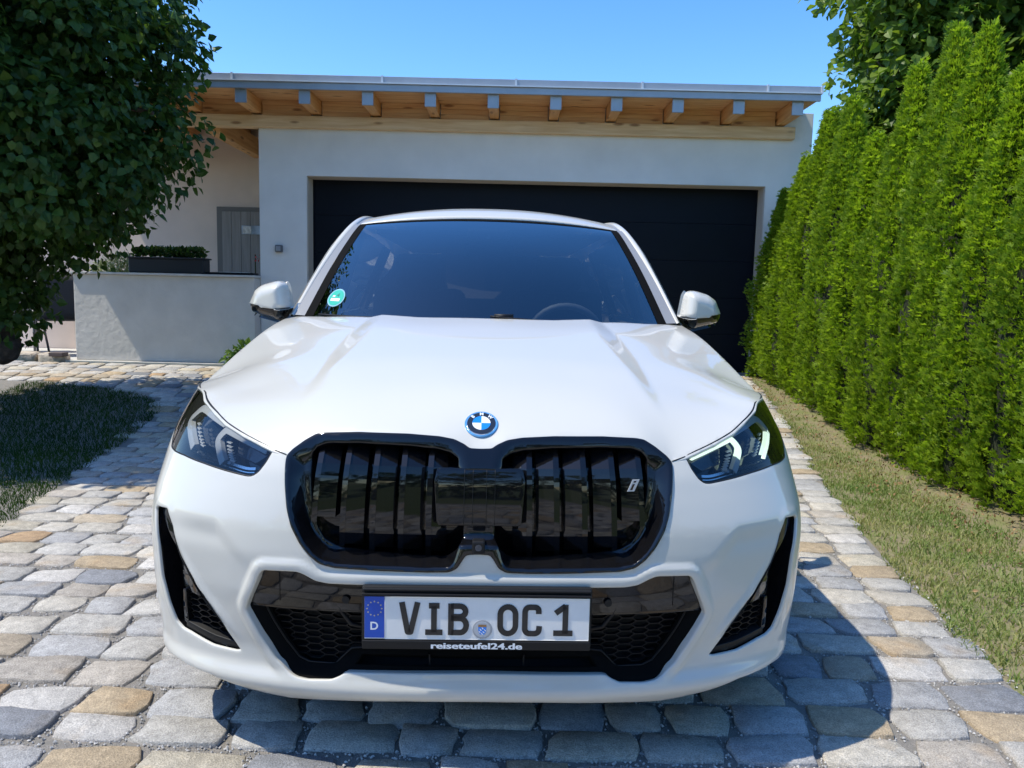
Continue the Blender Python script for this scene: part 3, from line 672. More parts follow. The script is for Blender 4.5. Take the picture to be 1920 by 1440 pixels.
me_ = dl.data; V0 = [v.co.copy() for v in me_.vertices]; F0 = [tuple(p.vertices) for p in me_.polygons]; nV = len(V0)      # bold: the strokes doubled side by side
me_.clear_geometry(); me_.from_pydata([(v.x + d, v.y - .0001 * i, v.z) for i, d in enumerate((-.00065, 0, .00065)) for v in V0], [], [tuple(j + nV * i for j in f) for i in range(3) for f in F0])

# ---- windscreen, roof, pillars
railA = [(.738, 1.42, 1.071), (.690, 1.66, 1.260), (.648, 1.86, 1.400), (.614, 2.02, 1.494), (.598, 2.30, 1.553), (.585, 2.7, 1.572), (.575, 3.1, 1.56), (.56, 3.6, 1.51), (.54, 4.0, 1.44)]
railB = [(.782, 1.43, 1.073), (.728, 1.66, 1.255), (.678, 1.86, 1.397), (.637, 2.02, 1.493), (.615, 2.30, 1.556), (.600, 2.7, 1.575), (.590, 3.1, 1.563), (.575, 3.6, 1.513), (.555, 4.0, 1.443)]
railC = [(.803, 1.455, 1.070), (.753, 1.63, 1.232), (.708, 1.86, 1.392), (.664, 2.06, 1.503), (.642, 2.30, 1.553), (.630, 2.7, 1.565), (.62, 3.1, 1.555), (.605, 3.6, 1.505), (.585, 4.0, 1.43)]
railD = [(.818, 1.53, 1.060), (.775, 1.72, 1.215), (.735, 1.93, 1.360), (.705, 2.12, 1.448), (.695, 2.40, 1.490), (.690, 2.75, 1.500), (.685, 3.1, 1.49), (.67, 3.6, 1.445), (.65, 4.0, 1.38)]
rA, rB, rC, rD = [catmull(r, 60) for r in (railA, railB, railC, railD)]
iT = int(np.argmin(np.abs(rA[:, 1] - 2.02)))
def sx(P, s): P = np.array(P, float); P[..., 0] *= s; return P
tA = np.linspace(0, 1, iT + 1)
def wind(a, b):
    """point of the windscreen: a in -1..1 across, b in 0..1 upwards"""
    a = np.asarray(a, float); b = np.asarray(b, float)
    e = np.stack([np.interp(b, tA, rA[:iT + 1, k]) for k in range(3)], -1)
    cy = np.interp(b, [0, 1], [1.08, 1.935]); cz = 1.045 + (1.524 - 1.045) * b + .035 * np.sin(np.pi * b)
    q = np.abs(a) ** 2.1
    return np.stack([a * e[..., 0], cy + (e[..., 1] - cy) * q, cz + (e[..., 2] - cz) * q], -1)
aa, bb = np.meshgrid(np.linspace(-1, 1, 41), np.linspace(0, 1, 25))
WS = grid_obj('windscreen', wind(aa, bb), M_glass, CAR)
for s in (-1, 1):      # black border
    al = np.linspace(.945, .999, 3); A2, B2 = np.meshgrid(al, np.linspace(.0, 1, 25)); p = wind(s * A2, B2); p[..., 1] -= .0015; p[..., 2] += .0012; grid_obj('windscreen_border', p, M_seal_, WS)
A2, B2 = np.meshgrid(np.linspace(-.95, .95, 31), np.linspace(.972, 1.0, 3)); p = wind(A2, B2); p[..., 1] -= .0015; p[..., 2] += .0012; grid_obj('windscreen_border', p, M_seal_, WS)
for s in (-1, 1):
    grid_obj('pillar_trim', np.stack([sx(rA, s), sx(rB, s)], 1)[:iT + 1] + [0, -.002, .002], M_trim, CAR)
    grid_obj('roof_ditch', np.stack([sx(rA, s), sx(rB, s)], 1)[iT:] + [0, 0, -.004], M_trim, CAR)
    mid = (rB + rC) / 2; nrm = np.array([s * .55, -.35, .75]); m2 = sx(mid, s) + nrm * .008; m3_ = sx((rC + rD) / 2, s) + np.array([s * .8, -.3, .3]) * .010
    grid_obj('pillar', np.stack([sx(rB, s) - [0, 0, .006], sx(rB, s), m2, sx(rC, s), m3_, sx(rD, s)], 1), M_white, CAR)
RO = []
for i in range(iT, 60):
    e = rA[i]; y = e[1]; cz = np.interp(y, [2.02, 2.12, 2.35, 2.7, 3.1, 3.6, 4.0], [1.532, 1.575, 1.616, 1.626, 1.615, 1.565, 1.49]); w = np.linspace(-1, 1, 33)
    bow = (1 - np.abs(w) ** 2.2); RO.append(np.stack([w * e[0], y - bow * .085 * sstep(2.6, 2.0, y), e[2] + (cz - e[2]) * bow], 1))
RO = np.array(RO); lip = RO[:1].copy(); lip[..., 1] += .004; lip[..., 2] -= .012
grid_obj('roof', np.concatenate([lip, RO]), M_white, CAR)
RW = []
for t in np.linspace(0, 1, 8):
    w = np.linspace(-1, 1, 17); xw = np.interp(t, [0, 1], [.54, .66]); RW.append(np.stack([w * xw, 4.0 + .36 * t + 0 * w, np.interp(t, [0, 1], [1.44, 1.08]) + .05 * (1 - w ** 2) * (1 - t)], 1))
grid_obj('rear_window', np.array(RW), M_sglass, CAR)
# ---- body sides
def bside(Q):
    P = S(Q[:, 0], Q[:, 1]); y = P[:, 1]; k = np.clip((y - 4.0) / .46, 0, 1)
    P[:, 0] *= (1 - k ** 2.6) ** (1 / 2.6) * .45 + .55; return P
def uy(y, z): return ULEN + (y - y0(z) - dz(z))
def arch(yc, r, a0=0, a1=180, zc=.335): return [(yc + r * math.cos(rad(a)), zc + r * math.sin(rad(a))) for a in np.linspace(a0, a1, 19)]
fen = [(side3[k][1], side3[k][2] - .004) for k in range(7)]
FEN = [(a, b) for a, b in [(.50, .745), (.53, .79), (.60, .83), (.68, .868)]] + fen + [(1.47, 1.03), (1.40, .9), (1.38, .26), (1.24, .26)] + arch(.84, .385, 0, 170)
door1 = [(1.39, .30), (1.41, .9), (1.48, 1.045), (2.50, 1.045), (2.50, .30)]
door2 = [(2.51, .30), (2.51, 1.045), (3.35, 1.06), (3.60, .90), (3.45, .76)] + arch(3.53, .40, 100, 178)
quart = [(3.36, 1.065), (4.0, 1.08), (4.44, 1.06), (4.46, .5), (4.40, .30), (3.94, .30)] + arch(3.53, .40, 5, 98) + [(3.61, .90)]
sill = [(1.25, .20), (1.25, .295), (3.13, .295), (3.13, .20)]
def tosurf(p): return [(float(uy(a, b)), b) for a, b in p]
for s in (-1, 1):
    ff = (lambda p: p) if s > 0 else mir
    for nm, pg, mt in (('fender', FEN, M_white), ('front_door', door1, M_white), ('rear_door', door2, M_white), ('rear_quarter', quart, M_white), ('sill', sill, M_matte)):
        panel(nm, ff(tosurf(clean(dens(pg, .05), .01))), [], bside, mt, CAR, h=.06, rim=(.003, .02))
    SW_ = []
    for t in np.linspace(0, 1, 6):
        yy = rD[:, 1]; belt = np.stack([np.full(60, .832), yy, np.interp(yy, [1.5, 4.0], [1.04, 1.075])], 1); SW_.append(sx(rD + (belt - rD) * t, s))
    grid_obj('side_window', np.array(SW_)[:, 2:], M_sglass, CAR)
    for yb in (2.50, 3.40):
        i = int(np.argmin(np.abs(rD[:, 1] - yb))); q = np.array([sx(rD[i], s), sx([.838, yb, 1.04], s)]); tube('window_pillar', q, .03, M_gloss, CAR, 6)
    # wheels
    for yw in (.84, 3.53):
        c = Vector((s * .80, yw, .335)); tp = [(.22, -.10), (.30, -.112), (.328, -.10), (.335, -.06), (.335, .06), (.328, .10), (.30, .112), (.22, .10)]
        bm = bmesh.new(); rings = [[bm.verts.new((c.x + w, c.y + r * math.cos(2 * math.pi * k / 48), c.z + r * math.sin(2 * math.pi * k / 48))) for k in range(48)] for r, w in tp]
        for A, B in zip(rings[:-1], rings[1:]):
            for k in range(48): bm.faces.new((A[k], A[(k + 1) % 48], B[(k + 1) % 48], B[k]))
        wo = bm_obj('wheel', bm, M_rubber, CAR, True)
        bm = bmesh.new(); 
        for k in range(5):
            an = 2 * math.pi * k / 5
            for dd in (-.16, .16):
                p0 = c + Vector((s * .085, .04 * math.cos(an), .04 * math.sin(an))); p1 = c + Vector((s * .10, .225 * math.cos(an + dd), .225 * math.sin(an + dd))); add_tube(bm, [p0, p1], [.022, .016], 6)
        bm_obj('rim', bm, M_rim, wo, False); disc('hub', c + Vector((s * .07, 0, 0)), (s, 0, 0), .06, .03, M_rim, wo, 24)
        disc('brake_disc', c + Vector((s * .02, 0, 0)), (s, 0, 0), .18, .02, M_matte, wo, 32)
        disc('wheel_well', c + Vector((-s * .16, 0, 0)), (s, 0, 0), .40, .01, M_dark, CAR, 32)
TG = []
for z in np.linspace(.30, 1.09, 10):
    w = np.linspace(-1, 1, 13); TG.append(np.stack([w * .62 * wz(z) / .9, 4.46 + .03 * (1 - w ** 2) * np.sin((z - .3) / .79 * np.pi) + 0 * w - .08 * sstep(.9, 1.09, z), 0 * w + z], 1))
grid_obj('tailgate', np.array(TG), M_white, CAR)
box('underbody', (0, 2.25, .24), (1.5, 4.0, .05), M_matte, CAR, bev=.02); box('firewall', (0, 1.30, .60), (1.40, .03, .72), M_dark, CAR)
box('radiator', (0, .30, .50), (1.05, .03, .48), M_dark, CAR)
# ---- mirrors
MO = [(.806, 1.105), (.819, 1.190), (.829, 1.205), (.845, 1.211), (.875, 1.209), (.925, 1.197), (.968, 1.174), (.996, 1.128), (.998, 1.100), (.984, 1.076), (.902, 1.060), (.858, 1.050), (.836, 1.064)]
MS = [(.806, 1.105), (.844, 1.0985), (.920, 1.102), (.928, 1.111), (.998, 1.119)]
MOR = rounded(MO, .02, 2, .006)
def mirf(s, dep):
    def f(Q):
        A = np.stack([np.abs(Q[:, 0]), Q[:, 1]], 1); d = np.where(inside(A, MOR), segdist(A, MOR), 0); t = np.clip(d / .052, 0, 1); b = np.sqrt(np.clip(1 - (1 - t) ** 2, 0, 1))
        return np.stack([Q[:, 0], 1.53 - dep * b - .05 * sstep(.99, .82, A[:, 0]) + .04 * sstep(.93, 1.0, A[:, 0]), Q[:, 1]], 1)
    return f
for s in (-1, 1):
    f = (lambda p: list(p)) if s > 0 else mir
    zsp = lambda x: float(np.interp(x, [m[0] for m in MS], [m[1] for m in MS]))
    up = [p for p in MOR if p[1] >= zsp(p[0]) - 1e-4]; 
    # cut the outline in an upper shell and a lower bowl
    k0 = [i for i, p in enumerate(MOR) if p[1] >= zsp(p[0])]; st = next(i for i in range(len(MOR)) if MOR[i][1] >= zsp(MOR[i][0]) and MOR[i - 1][1] < zsp(MOR[i - 1][0]))
    seq = [MOR[(st + i) % len(MOR)] for i in range(len(MOR))]; upo = [p for p in seq if p[1] >= zsp(p[0])]; lwo = [p for p in seq if p[1] < zsp(p[0])]
    cutl = dens(MS, .006, False)
    if upo[0][0] > upo[-1][0]: cut_u, cut_l = cutl, cutl[::-1]
    else: cut_u, cut_l = cutl[::-1], cutl
    mi = panel('door_mirror', clean(f(upo + cut_u[1:-1]), .003), [], mirf(s, .085), M_white, CAR, h=.006, rim=(.002, .01)); mi['label'] = 'white capped door mirror on the ' + ('left' if s < 0 else 'right') + ' of the photo'
    panel('mirror_lower', clean(f(lwo + cut_l[1:-1]), .003), [], mirf(s, .080), M_gloss, mi, h=.006, rim=(.002, .01))
    gl = [(.82, 1.10), (.83, 1.195), (.90, 1.193), (.965, 1.165), (.985, 1.11), (.97, 1.085), (.86, 1.07)]
    mesh_obj('mirror_glass', [(s * a, 1.545, b) for a, b in gl], [tuple(range(7))], M_chrome, mi)
    tube('mirror_stalk', [(s * .80, 1.50, 1.045), (s * .86, 1.50, 1.062), (s * .90, 1.50, 1.08)], [.022, .018, .015], M_gloss, mi, 8)
    tube('turn_signal', [(s * .93, 1.475, 1.112), (s * .965, 1.49, 1.115), (s * .99, 1.53, 1.118)], .0035, M_drl, mi, 6)
# ---- wipers
def wiper(name, a0, b0, a1, b1):
    A = np.linspace(a0, a1, 12); B = np.linspace(b0, b1, 12); p = wind(A, B); p[:, 1] -= .012; p[:, 2] += .012
    return tube(name, p, .0045, M_matte, CAR, 6)
wiper('wiper', .02, .062, .62, .006); wiper('wiper', -.90, .008, -.42, .030)
tube('wiper_cap', [(.03, 1.125, 1.095), (.10, 1.13, 1.095)], .009, M_matte, CAR, 8)
# ---- cabin
box('dashboard', (0, 1.62, .985), (1.36, .62, .06), M_cabin, CAR, bev=.025); box('dashboard_face', (0, 1.90, .84), (1.36, .10, .26), M_cabin, CAR, bev=.03)
M_wheel = pmat('steering_leather', (.30, .31, .32), rough=.5)
sw = [(.37 + .182 * math.cos(t), 1.93 - .05 * math.sin(t), .955 + .175 * math.sin(t)) for t in np.linspace(0, 2 * math.pi, 33)]
swo = tube('steering_wheel', sw, .016, M_wheel, CAR, 8); box('steering_boss', (.37, 1.95, .945), (.30, .05, .07), M_wheel, swo, bev=.02)
for x in (-.37, .37):
    st_ = box('front_seat', (x, 2.42, .90), (.50, .14, .62), M_cabin, CAR, rot=Matrix.Rotation(rad(-14), 3, 'X'), bev=.06, seg=3); box('headrest', (x, 2.50, 1.29), (.27, .10, .19), M_cabin, st_, bev=.04, seg=3)
box('rear_seat', (0, 3.35, .85), (1.25, .2, .6), M_cabin, CAR, bev=.06); box('headliner', (0, 2.95, 1.47), (1.10, 1.7, .02), M_cabin, CAR)
sb = wind(np.array([.0]), np.array([.90]))[0]; sbx = box('sensor_box', (0, sb[1] + .06, sb[2] - .035), (.20, .12, .05), M_matte, CAR, bev=.015)
box('rear_view_mirror', (0, sb[1] + .14, sb[2] - .10), (.24, .02, .07), M_matte, CAR, bev=.01)
disc('sensor_lens', (0, sb[1] - .002, sb[2] - .052), (0, -1, .2), .010, .004, M_proj, sbx, 16)
# ---- emission sticker on the windscreen
def wind_px(a, b, lift): 
    p = wind(np.array([a]), np.array([b]))[0]; return p + np.array([0, -.6, .8]) * lift
STK = []; M_stk = pmat('sticker_green', (.012, .42, .30), rough=.4, coat=.5); M_stkr = pmat('sticker_rim', (.22, .45, .52), rough=.4, coat=.5)
a0_, b0_ = -.853, .1555
def sticker(name, rx, ry, lift, mat, parent):
    V = [wind_px(a0_, b0_, lift)] + [wind_px(a0_ + rx * math.cos(2 * math.pi * k / 32) , b0_ + ry * math.sin(2 * math.pi * k / 32), lift) for k in range(32)]
    return mesh_obj(name, V, [(0, 1 + k, 1 + (k + 1) % 32) for k in range(32)], mat, parent)
st1 = sticker('emission_sticker', .052, .058, .002, M_stkr, WS); st1['label'] = 'round green emission sticker inside the windscreen'; sticker('sticker_face', .045, .050, .0026, M_stk, st1)
def stq(name, x0, x1, y0_, y1_, mat, lift=.0032): return mesh_obj(name, [wind_px(a0_ + a, b0_ + b, lift) for a, b in ((x0, y0_), (x1, y0_), (x1, y1_), (x0, y1_))], [(0, 1, 2, 3)], mat, st1)
stq('sticker_field', -.030, .028, -.022, -.004, M_pwhite); stq('sticker_mark', -.026, -.010, .004, .014, M_pwhite)
TV, TF = text_mesh('4', .034); mesh_obj('sticker_digit', [wind_px(a0_ + .006 + v[0] * 1.05, b0_ + .016 + v[1] * 1.0, .0032) for v in TV], TF, pmat('sticker_dark', (.01, .12, .10), rough=.5), st1)

# ================================================================== GROUND AND SETTING
def zg(y):
    t = np.clip((np.asarray(y, float) - 5.3) / 3.8, 0, 1); return .33 * t * t * (3 - 2 * t)
def ground_mat(name, c1, c2, scale, c3=None, bump=.5, bdist=.01, rough=.95):
    m, nt, b = new_mat(name); tc = node(nt, 'ShaderNodeTexCoord')
    n = node(nt, 'ShaderNodeTexNoise'); n.inputs['Scale'].default_value = scale; n.inputs['Detail'].default_value = 8; nt.links.new(tc.outputs['Object'], n.inputs[0])
    cr = node(nt, 'ShaderNodeValToRGB'); e = cr.color_ramp.elements; e[0].position = .3; e[0].color = (*c1, 1); e[1].position = .7; e[1].color = (*c2, 1)
    nt.links.new(n.outputs[0], cr.inputs[0]); last = cr.outputs[0]
    if c3:
        n2 = node(nt, 'ShaderNodeTexNoise'); n2.inputs['Scale'].default_value = scale * .12; n2.inputs['Detail'].default_value = 5; nt.links.new(tc.outputs['Object'], n2.inputs[0])
        r = node(nt, 'ShaderNodeMapRange'); r.inputs[1].default_value = .42; r.inputs[2].default_value = .62; nt.links.new(n2.outputs[0], r.inputs[0])
        mx = node(nt, 'ShaderNodeMix', data_type='RGBA'); nt.links.new(r.outputs[0], mx.inputs[0]); nt.links.new(last, mx.inputs[6]); mx.inputs[7].default_value = (*c3, 1); last = mx.outputs[2]
    nt.links.new(last, b.inputs['Base Color']); b.inputs['Roughness'].default_value = rough
    bp = node(nt, 'ShaderNodeBump'); bp.inputs['Strength'].default_value = bump; bp.inputs['Distance'].default_value = bdist
    nt.links.new(n.outputs[0], bp.inputs['Height']); nt.links.new(bp.outputs[0], b.inputs['Normal'])
    return m
ys = np.concatenate([[-400, -60, -10, 0], np.arange(.5, 10.1, .19), [12, 20, 60, 500]]); xs = np.array([-400, -60, -20, -8, -5, -2, 0, 2, 4, 8, 20, 60, 400.])
G = np.array([[(x, y, float(zg(y)) - .050) for x in xs] for y in ys])
tag(grid_obj('ground', G, ground_mat('meadow', (.06, .085, .025), (.13, .14, .05), 30, (.09, .12, .035))), kind='structure')
EDGE_R = [(1.2, -4.0), (1.25, -1.), (1.33, 1.0), (1.45, 1.6), (1.57, 2.21), (1.63, 2.65), (1.71, 3.18), (1.86, 4.05), (2.08, 5.04), (2.32, 6.09), (2.44, 6.81), (2.58, 7.76), (2.72, 8.98)]
LAWN_L = [(-9.5, 1.6), (-4.2, 1.9), (-2.75, 2.75), (-2.46, 3.62), (-2.54, 3.99), (-2.67, 4.5), (-2.85, 5.35), (-2.99, 6.19), (-3.10, 6.77), (-3.38, 7.12), (-3.93, 7.41), (-4.54, 7.57), (-5.12, 7.64), (-9.5, 7.75)]
def xr(y): return np.interp(y, [p[1] for p in EDGE_R], [p[0] for p in EDGE_R])
drive = [(-9.5, -4.0)] + EDGE_R + [(2.72, 8.98), (-2.35, 8.98), (-2.9, 8.62), (-9.5, 8.62)] 
def sheet(name, poly, dz_, mat, h=.19):
    """polygon laid on the sloping ground"""
    return panel(name, dens(poly, h), [], lambda Q: np.stack([Q[:, 0], Q[:, 1], zg(Q[:, 1]) + dz_], 1), mat, None, h=h)
DRV = tag(sheet('driveway', clean(drive, .001), -.007, ground_mat('joint_grit', (.13, .12, .105), (.36, .33, .295), 300, (.22, .205, .18), bump=1., bdist=.006)), kind='structure')

# ---- cobbles : every stone its own slightly uneven block
m_stone, nt, b = new_mat('granite_sett')
at = node(nt, 'ShaderNodeAttribute', attribute_name='stone'); tc = node(nt, 'ShaderNodeTexCoord')
n1 = node(nt, 'ShaderNodeTexNoise'); n1.inputs['Scale'].default_value = 24; n1.inputs['Detail'].default_value = 10; n1.inputs['Roughness'].default_value = .75; nt.links.new(tc.outputs['Object'], n1.inputs[0])
n2 = node(nt, 'ShaderNodeTexNoise'); n2.inputs['Scale'].default_value = 260; n2.inputs['Detail'].default_value = 3; nt.links.new(tc.outputs['Object'], n2.inputs[0])
r1 = node(nt, 'ShaderNodeMapRange'); r1.inputs[1].default_value = .3; r1.inputs[2].default_value = .7; r1.inputs[3].default_value = .66; r1.inputs[4].default_value = 1.26; nt.links.new(n1.outputs[0], r1.inputs[0])
r2 = node(nt, 'ShaderNodeMapRange'); r2.inputs[1].default_value = .3; r2.inputs[2].default_value = .7; r2.inputs[3].default_value = .62; r2.inputs[4].default_value = 1.32; nt.links.new(n2.outputs[0], r2.inputs[0])
mm = node(nt, 'ShaderNodeMath', operation='MULTIPLY'); nt.links.new(r1.outputs[0], mm.inputs[0]); nt.links.new(r2.outputs[0], mm.inputs[1])
sc_ = node(nt, 'ShaderNodeVectorMath', operation='SCALE'); nt.links.new(at.outputs['Color'], sc_.inputs[0]); nt.links.new(mm.outputs[0], sc_.inputs['Scale'])
# rusty stains
n3 = node(nt, 'ShaderNodeTexNoise'); n3.inputs['Scale'].default_value = 5; n3.inputs['Detail'].default_value = 6; nt.links.new(tc.outputs['Object'], n3.inputs[0])
r3 = node(nt, 'ShaderNodeMapRange'); r3.inputs[1].default_value = .58; r3.inputs[2].default_value = .74; r3.inputs[3].default_value = 0; r3.inputs[4].default_value = .55; nt.links.new(n3.outputs[0], r3.inputs[0])
mx3 = node(nt, 'ShaderNodeMix', data_type='RGBA', blend_type='MULTIPLY'); nt.links.new(r3.outputs[0], mx3.inputs[0]); nt.links.new(sc_.outputs[0], mx3.inputs[6]); mx3.inputs[7].default_value = (1.0, .78, .52, 1)
nt.links.new(mx3.outputs[2], b.inputs['Base Color']); b.inputs['Roughness'].default_value = .82
bp = node(nt, 'ShaderNodeBump'); bp.inputs['Strength'].default_value = 1.0; bp.inputs['Distance'].default_value = .009
ad = node(nt, 'ShaderNodeMath', operation='MULTIPLY_ADD'); ad.inputs[1].default_value = .35; nt.links.new(n2.outputs[0], ad.inputs[0]); nt.links.new(n1.outputs[0], ad.inputs[2])
nt.links.new(ad.outputs[0], bp.inputs['Height']); nt.links.new(bp.outputs[0], b.inputs['Normal'])
STONES = [((.46, .435, .395), 10), ((.50, .46, .395), 9), ((.40, .39, .38), 8), ((.48, .43, .34), 6), ((.44, .365, .27), 4), ((.52, .49, .45), 6), ((.43, .335, .22), 2.6), ((.24, .245, .26), 3), ((.42, .285, .165), 1.2), ((.42, .375, .32), 5)]
SCOL = np.array([s[0] for s in STONES]); SWT = np.array([s[1] for s in STONES], float); SWT /= SWT.sum()
def sett(cx, cy, lx, ly, ang, rng, skew=0.):
    """one stone: verts, faces (base ring, shoulder ring, top ring, top cap)"""
    n = 12; th = np.linspace(0, 2 * math.pi, n, endpoint=False) + rng.uniform(-.1, .1, n) * .6 + .26
    p = 9.0; c, s = np.cos(th), np.sin(th); rr = (np.abs(c) ** p + np.abs(s) ** p) ** (-1 / p) * (1 + rng.uniform(-.11, .045, n))
    px = rr * c * lx / 2; py = rr * s * ly / 2; kx = rng.uniform(-.10, .10, 4); px, py = px * (1 + kx[0] * py / ly * 2) + kx[1] * py, py * (1 + kx[2] * px / lx * 2) + kx[3] * .4 * px; px = px + skew * py; ca, sa = math.cos(ang), math.sin(ang)
    tilt = rng.uniform(-.032, .032, 2); top = rng.uniform(-.002, .005); V = []
    for k, (sc, z) in enumerate(((1.0, -.03), (.992, -.0010), (.95, .0018))):
        qx, qy = px * sc, py * sc; X = cx + qx * ca - qy * sa; Y = cy + qx * sa + qy * ca
        zz = zg(Y) + z + top + tilt[0] * qx + tilt[1] * qy + (rng.uniform(-.0025, .0025, n) if k > 1 else 0)
        V += list(np.stack([X, Y, zz], 1))
    V.append((cx, cy, float(zg(cy)) + top + .0034 + rng.uniform(-.002, .002)))
    Fc = []
    for k in range(2):
        for i in range(n):
            j = (i + 1) % n; Fc.append((k * n + i, k * n + j, (k + 1) * n + j, (k + 1) * n + i))
    Fc += [(2 * n + i, 2 * n + (i + 1) % n, 3 * n) for i in range(n)]
    return V, Fc
def in_lawn(x, y): return inside([(x, y)], LAWN_L)[0]
rng = np.random.default_rng(3); setts = []; y = -3.2; row = 0
while y < 8.95:
    pitch = rng.uniform(.142, .170); tiltr = rng.normal(0, .002) - .012
    xe = float(xr(y)); x = xe + rng.uniform(-.035, .03)
    # edging stone first, then the row runs to the left
    first = True
    xlim = -8.2 if y > 7.0 else -4.4
    while x > xlim:
        lx = rng.uniform(.15, .26) if not first else rng.uniform(.17, .25); first = False
        gap = rng.uniform(.004, .016); cx = x - lx / 2; cy = y + tiltr * (cx - .5) + rng.normal(0, .004) + .012 * math.sin(cx * 1.3 + row * .7) * .5; x -= lx + gap
        if in_lawn(cx + .02, cy): continue
        if cy > 8.60 and cx < -2.75: continue
        if cy > 8.93: continue
        col = SCOL[rng.choice(len(SCOL), p=SWT)] * rng.uniform(.88, 1.1)
        setts.append((cx, cy, lx, pitch - rng.uniform(.003, .014), math.atan(tiltr) + rng.normal(0, .025), rng.normal(0, .06), col))
    y += pitch; row += 1
def in_view(cx, cy):
    v = Vector((cx, cy, float(zg(cy)))) - Vector((0, 0, EYE)); z = v.dot(_f)
    if z < .3: return None
    u = 960 + 1444 * v.dot(_ex) / z; w = 720 + 1444 * v.dot(_ey) / z; return u, w, z
def hidden_by_car(u, w): 
    return inside([(u, w)], [(330, 1215), (300, 1100), (290, 950), (330, 830), (400, 690), (540, 590), (700, 400), (1130, 400), (1270, 600), (1400, 740), (1470, 860), (1500, 960), (1480, 1200), (1230, 1300), (540, 1300)])[0]
big = []; rest = []
for s_ in setts:
    q = in_view(s_[0], s_[1])
    if q is None or not (-60 < q[0] < 1980 and 500 < q[1] < 1500) or hidden_by_car(q[0], q[1]): rest.append(s_)
    else: big.append((q[2], s_))
big.sort(key=lambda t: t[0]); rest += [t[1] for t in big[298:]]; big = [t[1] for t in big[:298]]
def add_attr_color(me, cols):
    a = me.color_attributes.new('stone', 'FLOAT_COLOR', 'POINT'); a.data.foreach_set('color', np.concatenate([np.asarray(cols), np.ones((len(cols), 1))], 1).astype(np.float32).ravel())
for (cx, cy, lx, ly, an, sk, col) in big:
    V, Fc = sett(cx, cy, lx, ly, an, rng, sk); o = mesh_obj('cobblestone', V, Fc, m_stone, DRV, True); add_attr_color(o.data, [col] * len(V))
AV, AF, AC = [], [], []
for (cx, cy, lx, ly, an, sk, col) in rest:
    V, Fc = sett(cx, cy, lx, ly, an, rng, sk); b0 = len(AV); AV += V; AF += [tuple(b0 + i for i in f) for f in Fc]; AC += [col] * len(V)
o = mesh_obj('cobblestones', AV, AF, m_stone, DRV, True); add_attr_color(o.data, AC); tag(o, kind='stuff')
# grit lying in the joints
m_grit, nt, b = new_mat('grit'); at = node(nt, 'ShaderNodeAttribute', attribute_name='stone'); nt.links.new(at.outputs['Color'], b.inputs['Base Color']); b.inputs['Roughness'].default_value = .9
N = 60000; gx = rng.uniform(-2.3, 1.75, N); gy = 1.6 + 3.4 * rng.uniform(0, 1, N) ** 1.6
ok = np.ones(N, bool); cells = {}
for s_ in setts: cells.setdefault((int(s_[0] // .3), int(s_[1] // .3)), []).append(s_)
for i in range(N):
    kx, ky = int(gx[i] // .3), int(gy[i] // .3)
    for a in (-1, 0, 1):
        for b_ in (-1, 0, 1):
            for s_ in cells.get((kx + a, ky + b_), ()):
                if abs(gx[i] - s_[0]) < s_[2] * .47 and abs(gy[i] - s_[1]) < s_[3] * .46: ok[i] = False
ok &= gx < xr(gy) + .03
gx, gy = gx[ok], gy[ok]; n_ = len(gx); oct_ = np.array([(1, 0, 0), (-1, 0, 0), (0, 1, 0), (0, -1, 0), (0, 0, 1), (0, 0, -1.)]); of = [(0, 2, 4), (2, 1, 4), (1, 3, 4), (3, 0, 4), (2, 0, 5), (1, 2, 5), (3, 1, 5), (0, 3, 5)]
r_ = rng.uniform(.0016, .0048, n_); P = np.stack([gx, gy, zg(gy) - .006 + rng.uniform(0, .004, n_)], 1)
VV = P[:, None, :] + oct_[None] * r_[:, None, None] * rng.uniform(.6, 1.4, (n_, 6, 1)); FF = (np.arange(n_)[:, None, None] * 6 + np.array(of)[None]).reshape(-1, 3)
o = mesh_obj('grit', VV.reshape(-1, 3), FF, m_grit, DRV); add_attr_color(o.data, np.repeat(np.array([(.45, .43, .40)]) * rng.uniform(.45, 1.35, (n_, 1)), 6, 0)); tag(o, kind='stuff')

